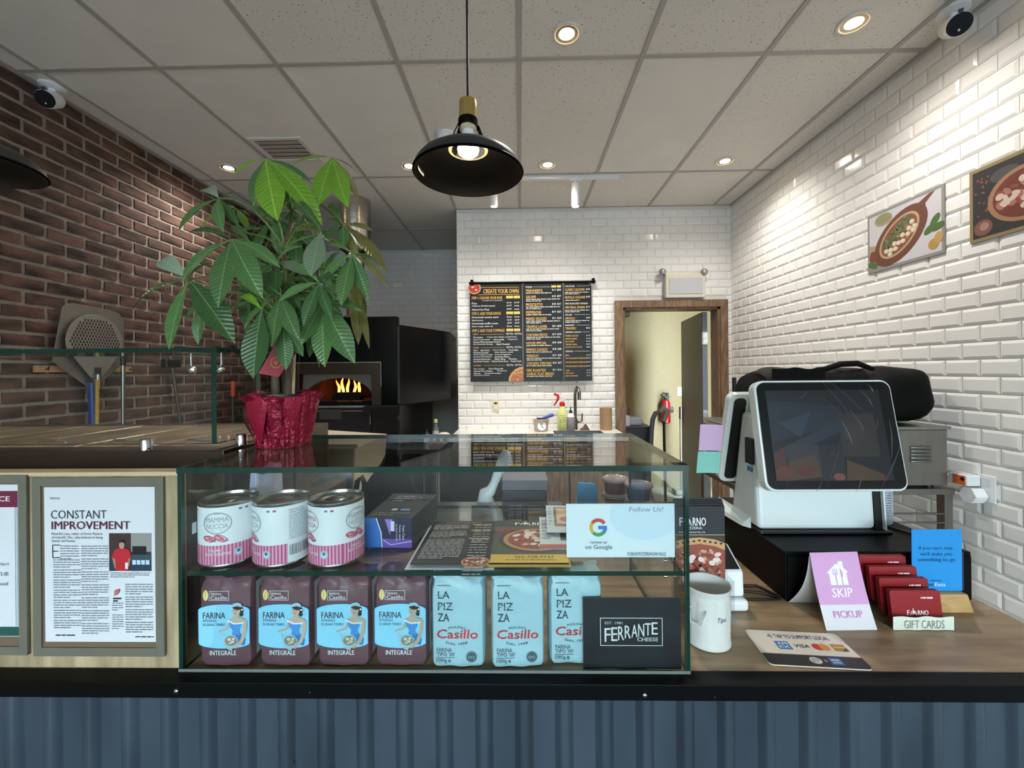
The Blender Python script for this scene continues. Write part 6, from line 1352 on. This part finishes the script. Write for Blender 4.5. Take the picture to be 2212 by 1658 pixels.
part('screen', B().hexa([V((.412, .922, CZ+.0853)), V((.475, .922, CZ+.0853)), V((.475, .985, CZ+.1167)), V((.412, .985, CZ+.1167))], [V((.412, .922, CZ+.0866)), V((.475, .922, CZ+.0866)), V((.475, .985, CZ+.118)), V((.412, .985, CZ+.118))]), m_blackp, t)
part('dock', B().box(.40, .905, CZ+.0005, .487, .995, CZ+.026), m_white, t, bevel=.008, seg=3)
q = V((.357, .815, CZ+.0005)); H_ = .108; PR = .0425
t = thing('tip_pail', 'small white ribbed metal tip pail with a handwritten label', 'pail', q)
m_pail = mat('white_enamel', 'd2d2cc', .25, var=.03)
b = B(); prof = [(.039, 0), (.0415, .002), (.0415, .008), (.040, .012), (.0405, .018), (.040, .022), (.0405, .086), (.0415, .09), (.0405, .094), (.0415, .102), (.0435, .106), (.0435, .109), (.0412, .109), (.040, .1), (.0385, .02), (0, .02)]
n_ = 64
for i in range(n_):
    a = 2*PI*i/n_
    for k_, (r_, z_) in enumerate(prof):
        rr = r_+(.0011*(1 if (i//2) % 4 < 3 else -1) if .022 < z_ < .09 and k_ < 8 else 0); b.v.append((q.x+rr*math.cos(a), q.y+rr*math.sin(a), q.z+z_))
K_ = len(prof)
for i in range(n_):
    j = (i+1) % n_
    for k_ in range(K_-1): b.f.append((i*K_+k_, j*K_+k_, j*K_+k_+1, i*K_+k_+1))
b.f.append(tuple(i*K_ for i in range(n_))[::-1]); b.m = [0]*len(b.f)
part('pail_body', b, m_pail, t, smooth=40)
for s in (-1, 1):
    a = 3.95 if s < 0 else .85; d = V((math.cos(a), math.sin(a), 0)); e_ = V((-d.y, d.x, 0)); c0 = V((q.x, q.y, q.z+.075))+d*.0405
    part('handle', B().tube([c0-e_*.014, c0-e_*.016+d*.008, c0-e_*.010+d*.014-V((0, 0, .022)), c0+e_*.010+d*.014-V((0, 0, .022)), c0+e_*.016+d*.008, c0+e_*.014], .0017, 8), m_pail, t, smooth=60)
p = Print(); p.text('Tips', -.006, -.005, .012, .006, '3a4656', 1, -.005, shear=.25)
p.build('label_tape', t, lambda x, y, h: (q.x+(.0416+h)*math.sin(x/.0416+.10), q.y-(.0416+h)*math.cos(x/.0416+.10), q.z+.060-y))
# cables from the reader
for i, (v0, v1) in enumerate(((1263, 1285), (1275, 1290), (1292, 1292))):
    a = PZ(1582, v0, CZ+.003); c = PZ(1690, v1, CZ+.003); m_ = (a+c)/2+V((.01, .02-.012*i, 0)); c.x = .585
    b = B().tube([V((.49, a.y+.0, CZ+.003)), a.lerp(m_, .5), m_, m_.lerp(c, .6), c], .0026, 8)
    single('cable', b, m_blackp, 'black cable running to the cash drawer, '+('farthest from the pail', 'middle of three', 'nearest the pail')[i], 'cable', 'cables on the counter', smooth=60)
b = B().tube([(.935, 1.2, 1.1445), (.94, 1.1, 1.1445), (.955, 1.04, 1.146), (.965, .985, 1.145), (.985, .965, 1.1445)], .003, 8).tube([(.955, 1.04, 1.1495), (.962, 1.0, 1.1495)], .007, 10)
single('cable', b, m_blackp, 'black power cord with plug lying on the cash drawer top', 'cable', smooth=60)
# ------------------------------------------------------------------ pay mat, table tent, gift cards, delivery card
c4 = [PZ(u, v, CZ+.0008) for u, v in ((1660, 1436), (1882, 1447), (1810, 1371.5), (1610, 1361))]
cc = (c4[0]+c4[1]+c4[2]+c4[3])/4; ex_ = (c4[1]-c4[0]+c4[2]-c4[3]).normalized(); ey_ = V((0, 0, 1)).cross(ex_)
t = thing('pay_mat', 'cream and black tap-to-pay mat lying on the counter', 'mat', cc)
W_m, H_m = .170, .100
pts = [cc+ex_*x+ey_*y for x, y in rrect(W_m, H_m, .008)]
mt = part('mat', B().prism(pts, (0, 0, .0018)), mat('cream_mat', 'e4d8c8', .4), t)
p = Print()
p.poly([(-85+x, y) for x, y in ((0, 20), (170, 20), (170, 43), (167, 48), (162, 50), (8, 50), (3, 48), (0, 43))], '2a2422', 1)
p.text('TAP TO SUPPORT LOCAL', -38, -38, 62, -27, '3a5070', 1, .03)
for r_ in (3, 6, 9): p.ring(-51, -32, r_, r_, 1.4, '4a4a50', 1, 10, -.8, .8)
p.rect(-46, -17, -22, 6, '3b78b4', 1); p.text('AM', -43, -14, -25, -7, 'e8eef4', 2, .02); p.text('EX', -43, -4, -25, 3, 'e8eef4', 2, .02)
p.text('VISA', -16, -10, 12, -1, '3a3f58', 1, .03, shear=.15); p.ell(26, -5, 9, 9, 'c8382c', 1); p.ell(38, -5, 9, 9, 'd98a34', 2); p.rect(52, -15, 76, 4, 'b07f30', 1); p.rect(54, -8, 74, -4, 'd8b878', 2); p.poly([(64, 4), (76, -6), (76, 4)], '4a3c2c', 2)
p.ell(0, 34, 10, 9, 'd9d9d6', 2); p.para(-7, 29, 7, 4, 3, 1.2, '6a6a6a', 3, 2); p.text('+', 14, 30, 20, 37, 'c9c9c6', 2); p.rect(24, 25, 44, 43, '3b6ea4', 2); p.rect(27, 29, 41, 33, 'b9cce0', 3); p.rect(27, 36, 41, 39, 'b9cce0', 3)
p.build('printed_face', mt, lambda x, y, h: cc+ex_*(x*.001)-ey_*(y*.001)+V((0, 0, .0018+h)), eps=.0001)
# folded pickup tent
t = thing('table_tent', 'pink and white folded pickup tent card with a house logo', 'tent card', (.655, .89, CZ+.0005))
fl_, fr_, tl_, tr_ = V((.604, .843, CZ+.0006)), V((.706, .846, CZ+.0006)), V((.612, .902, 1.160)), V((.714, .905, 1.161))
bl_, brr = V((.594, .946, CZ+.0006)), V((.700, .944, CZ+.0006))
def bow(a, c, k): 
    def f(j):
        q_ = a.lerp(c, j); d = (c-a); nn_ = V((0, -d.z, d.y)).normalized(); return q_+nn_*k*math.sin(PI*j)
    return f
def tent_front(i, j):
    return bow(tl_, fl_, .004)(j).lerp(bow(tr_, fr_, .004)(j), i)
def tent_back(i, j):
    return bow(tl_, bl_, -.016)(j).lerp(bow(tr_, brr, -.012)(j), i)
m_card = mat('white_card', 'ddd8da', .55)
fp_ = part('front_leaf', B().grid(tent_front, 6, 12), m_card, t, smooth=60)
part('back_leaf', B().grid(tent_back, 6, 12), mat('inner_card', 'c3bdb8', .6), t, smooth=60)
p = Print()
p.rect(0, 0, 100, 110, 'd49fcb', 0, 4, 10)
LW = 'f1e9f1'
p.poly([(28, 44), (50, 24), (54, 27), (54, 20), (64, 20), (64, 34), (72, 43), (68, 46), (68, 70), (32, 70), (32, 46)], LW, 1)
for x in (40, 44, 48): p.rect(x, 36, x+1.6, 46, 'd49fcb', 2)
p.rect(40, 46, 49.6, 48, 'd49fcb', 2); p.rect(43.6, 48, 46, 70, 'd49fcb', 2); p.poly([(56, 34), (60, 42), (60, 52), (57.5, 54), (57.5, 70), (55.5, 70), (55.5, 36)], 'd49fcb', 2)
p.text('SKIP', 29, 76, 71, 95, LW, 1, .04, shear=.1); p.text('PICKUP', 22, 122, 80, 136, 'c486b8', 1, .03)
def tfn(x, y, h):
    q_ = tent_front(x/100, y/160); return (q_.x, q_.y-h-.0003, q_.z+h*.4)
p.build('printed_face', fp_, tfn, eps=.0002)
# gift cards in a stepped clear holder
t = thing('gift_card_holder', 'clear stepped holder for red gift cards with a handwritten tape', 'card holder', (.79, .89, CZ+.0005))
GX0, GX1 = .740, .846
b = B()
for i in range(4): y = .850+.025*i; z = CZ+.0005+.0125*i; b.box(GX0-.003, y-.004, z, GX1+.003, y-.003, z+.03).box(GX0-.003, y-.003, z, GX1+.003, y+.021, z+.001)
b.box(GX0-.0042, .846, CZ+.0005, GX0-.0032, .948, CZ+.045).box(GX1+.0032, .846, CZ+.0005, GX1+.0042, .948, CZ+.045)
part('holder', b, m_acrylic, t)
tp = part('label_tape', B().grid(lambda i, j: (GX0-.004+.118*i, .8449-.0006*math.sin(20*i), CZ+.0012+.026*j+.0012*math.sin(14*i)*j), 14, 2), mat('cream_tape', 'd9dccb', .5), t)
p = Print(); p.text('GIFT CARDS', 18, 6, 84, 22, '8a8f86', 1, -.008); p.build('handwriting', tp, lambda x, y, h: (GX0-.004+.00118*x, .8438-h, CZ+.027-y*.001))
tc0 = None
wl_ = ('in the front pocket with white logo', 'in the second pocket from the front', 'in the third pocket from the front', 'in the rear pocket')
for i in range(4):
    y = .853+.025*i; z = CZ+.003+.0125*i
    if i == 0:
        tc0 = thing('gift_card_stack', 'x', 'gift cards', ((GX0+GX1)/2, y, z), group='red gift cards in the stepped holder')
        for k in range(3): part('card', B().prism([V((x, .0035*k+(yy+.034)*.12, yy+.034)) for x, yy in rrect(.100, .068, .004)], (0, .0012, 0)), mat('red_gift_card', '8f2226', .3), tc0, local=True)
        p = Print(); forno(p, 30, 32, 72, 46, 'f0e6e4', 2); p.text('PIZZERIA', 38, 50, 64, 53, 'd0a0a0', 1, 0); p.rect(60, 12, 84, 15, 'e8d4d2'); p.rect(62, 12.5, 64, 14.5, '8f2226', 2); p.rect(70, 12.5, 72, 14.5, '8f2226', 2)
        p.build('printed_face', tc0.children[0], lambda x, yy, h: (-.05+.001*x, (.068-.001*yy)*.12-h, .068-.001*yy), local=True)
        o_ = tc0
    else: o_ = dup(tc0)
    o_.location = ((GX0+GX1)/2, y, z); o_['label'] = 'red gift cards '+wl_[i]
# delivery card in a wooden block
t = thing('delivery_card', 'bright blue delivery card standing in a pale wooden block', 'card stand', (.91, .925, CZ+.0005))
part('wood_block', B().hexa([V((.868, .905, CZ+.0005)), V((.958, .905, CZ+.0005)), V((.958, .943, CZ+.0005)), V((.868, .943, CZ+.0005))], [V((.866, .912, CZ+.036)), V((.952, .912, CZ+.036)), V((.952, .940, CZ+.036)), V((.866, .940, CZ+.036))]), mat('pale_beech', 'c09a62', .5, var=.15, scale=20, stretch=(1, 6, 6)), t, bevel=.0015)
pg = part('card', B().box(.847, .925, CZ+.037, .9535, .9262, 1.2), mat('bright_blue_card', '1b8fd6', .35), t)
part('rear_card', B().box(.853, .9285, CZ+.037, .961, .9297, 1.148), mat('navy_card', '1c2350', .4), t)
p = Print(); NV = '17406e'
p.text("If you can't stay,", 14, 42, 83, 53, NV, 1, .015); p.text("we'll make you", 16, 57, 80, 68, NV, 1, .015); p.text('something to go', 11, 71, 86, 83, NV, 1, .015)
p.rect(36, 128, 58, 129.5, NV); p.text('Uber', 22, 134, 43, 143, NV, 1, .02); p.text('Eats', 45, 134, 66, 143, 'd9f0fa', 1, .02)
p.build('printed_face', pg, plane_fn((.847, .925, 1.2), (1, 0, 0), (0, 0, -1), 0, 0, 100, 155, .1065, 1.2-CZ-.037))
# ------------------------------------------------------------------ things seen through the case on the counter behind it
t = thing('carton_stack', 'stack of flat grey cartons behind the glass case', 'cartons', (.005, 1.32, CZ+.0005))
for i in range(6):
    k = .003*(i % 2); z = CZ+.0005+i*.0325
    part('carton', B().box(-.055-k, 1.26, z, .078+k, 1.38, z+.0315), mat(('dark_grey_card', 'mid_grey_card')[i % 2], ('35333a', '6a6670')[i % 2], .5), t, bevel=.002)
for i, (x, y) in enumerate(((.292, 1.30), (.345, 1.235))):
    for k in range(4-i*0):
        z = CZ+.0005+k*.048
        tt = thing('sauce_tub', 'clear lidded tub of dark red sauce, %s of the %s stack' % (('bottom', 'second', 'third', 'top')[k], ('left', 'right')[i]), 'tub', (x, y, z), group='sauce tubs stacked behind the case')
        part('sauce', B().lathe([(.032, .001), (.036, .036), (0, .036)], 24), mat('red_sauce', '5a231c', .3), tt, smooth=40, local=True)
        part('cup', B().lathe([(0, .0), (.0335, 0), (.0375, .038)], 24, cap=False), m_acrylic, tt, smooth=40, local=True)
        part('lid', B().lathe([(.038, .037), (.041, .038), (.041, .044), (.037, .0475), (.034, .045), (0, .045)], 28), mat('clear_lid', '8d7a74', .15), tt, smooth=40, local=True)
b = B().prism([(x, 1.31, z) for x, z in ((.172, CZ+.0005), (.232, CZ+.0005), (.240, 1.17), (.234, 1.195), (.226, 1.2), (.18, 1.203), (.175, 1.19))], (0, .006, 0))
single('blue_scraper', b, mat('sky_blue_plastic', '2f8fc8', .4), 'sky blue plastic scraper standing behind the review sign', 'scraper', bevel=.002)
# knotted white plastic bag
b = B()
pts = [PY(1050, 1150, 1.2), PY(1046, 1110, 1.2), PY(1050, 1085, 1.19), PY(1048, 1066, 1.18), PY(1062, 1060, 1.18), PY(1068, 1045, 1.18), PY(1078, 1020, 1.18), PY(1090, 995, 1.18), PY(1096, 975, 1.18)]
pts[0].z = CZ+.001
b.tube(pts, [.045, .038, .022, .020, .014, .011, .015, .022, .012], 14)
b.v = [(x+.003*math.sin(90*z+60*x), y+.004*math.sin(70*z+3), z) for x, y, z in b.v]; zm = min(q_[2] for q_ in b.v); b.v = [(x, y, z-zm+CZ+.001) for x, y, z in b.v]
single('plastic_bag', b, mat('white_film', 'cfd6dc', .3, bump=.5, bscale=60), 'knotted white plastic bag standing behind the glass case', 'bag', smooth=60)
# cream tub, black cloth bag with grey handles, white liner on the work table
t = thing('cream_bin', 'cream ribbed bin seen through the case top', 'bin', (-.74, 1.62, .9))
wt = thing('work_table', 'steel work table behind the glass case', 'table', (-.4, 1.85, 0))
part('table_top', B().box(-1.2, 1.48, .87, .2, 2.1, .9), m_steel, wt, bevel=.002)
for x in (-1.17, .17):
    for y in (1.51, 2.07): part('leg', B().cyl((x, y, 0), (x, y, .87), .02), m_steel, wt, smooth=50)
a = PY(645, 945, 1.65); c = PY(792, 945, 1.65)
part('bin_body', B().hexa([V((a.x+.02, 1.55, .9005)), V((c.x-.02, 1.55, .9005)), V((c.x-.02, 1.85, .9005)), V((a.x+.02, 1.85, .9005))], [V((a.x, 1.53, a.z)), V((c.x, 1.53, a.z-.02)), V((c.x+.01, 1.88, a.z-.02)), V((a.x, 1.88, a.z))]), mat('cream_card', 'b8ab94', .6, var=.1, scale=8), t, bevel=.006)
part('bin_rim', B().box(a.x-.008, 1.522, a.z-.022, c.x+.012, 1.535, a.z-.004), mat('cream_rim', 'c6baa4', .5), t, bevel=.004)
b = B()
def tote(i, j):
    a_ = 2*PI*i; z = CZ+.001+.26*j; r = (.11-.085*j**1.4)*(1+.12*math.sin(5*a_+6*j)); return (-.42+r*1.25*math.cos(a_)+.03*j, 1.28+r*.75*math.sin(a_), z+.01*math.sin(3*a_+2)*j)
b.grid(tote, 26, 10)
t = thing('tote_bag', 'black cloth bag with grey loop handles behind the tomato cans', 'bag', (-.42, 1.28, CZ+.001))
part('bag_body', b, m_bag, t, smooth=60)
part('handle', B().tube([PY(678, 1046, 1.2), PY(700, 1034, 1.19), PY(735, 1020, 1.18), PY(752, 1024, 1.18), PY(757, 1040, 1.18), PY(750, 1062, 1.19)], [.009, .012, .012, .010, .009, .008], 10), mat('grey_strap', '4d5866', .5), t, smooth=60)
part('handle', B().tube([PY(768, 1066, 1.22), PY(772, 1040, 1.2), PY(782, 1030, 1.2), PY(788, 1046, 1.2), PY(786, 1075, 1.22)], .008, 10), m_blackp, t, smooth=60)
b = B()
def liner(i, j):
    a_ = 2*PI*i; r = (1-.15*j)*(1+.10*math.sin(7*a_+3*j)+.05*math.sin(15*a_)); return (-.573+.014*r*math.cos(a_), .935+.06*r*math.sin(a_), SH+.001+.135*j+.008*math.sin(3*a_)*j)
b.grid(liner, 30, 8)
single('bin_liner', b, mat('bluish_white_film', 'b9c2dc', .3, bump=.5, bscale=50), 'bluish white plastic liner bag in the case behind the leftmost can', 'bag', smooth=60)
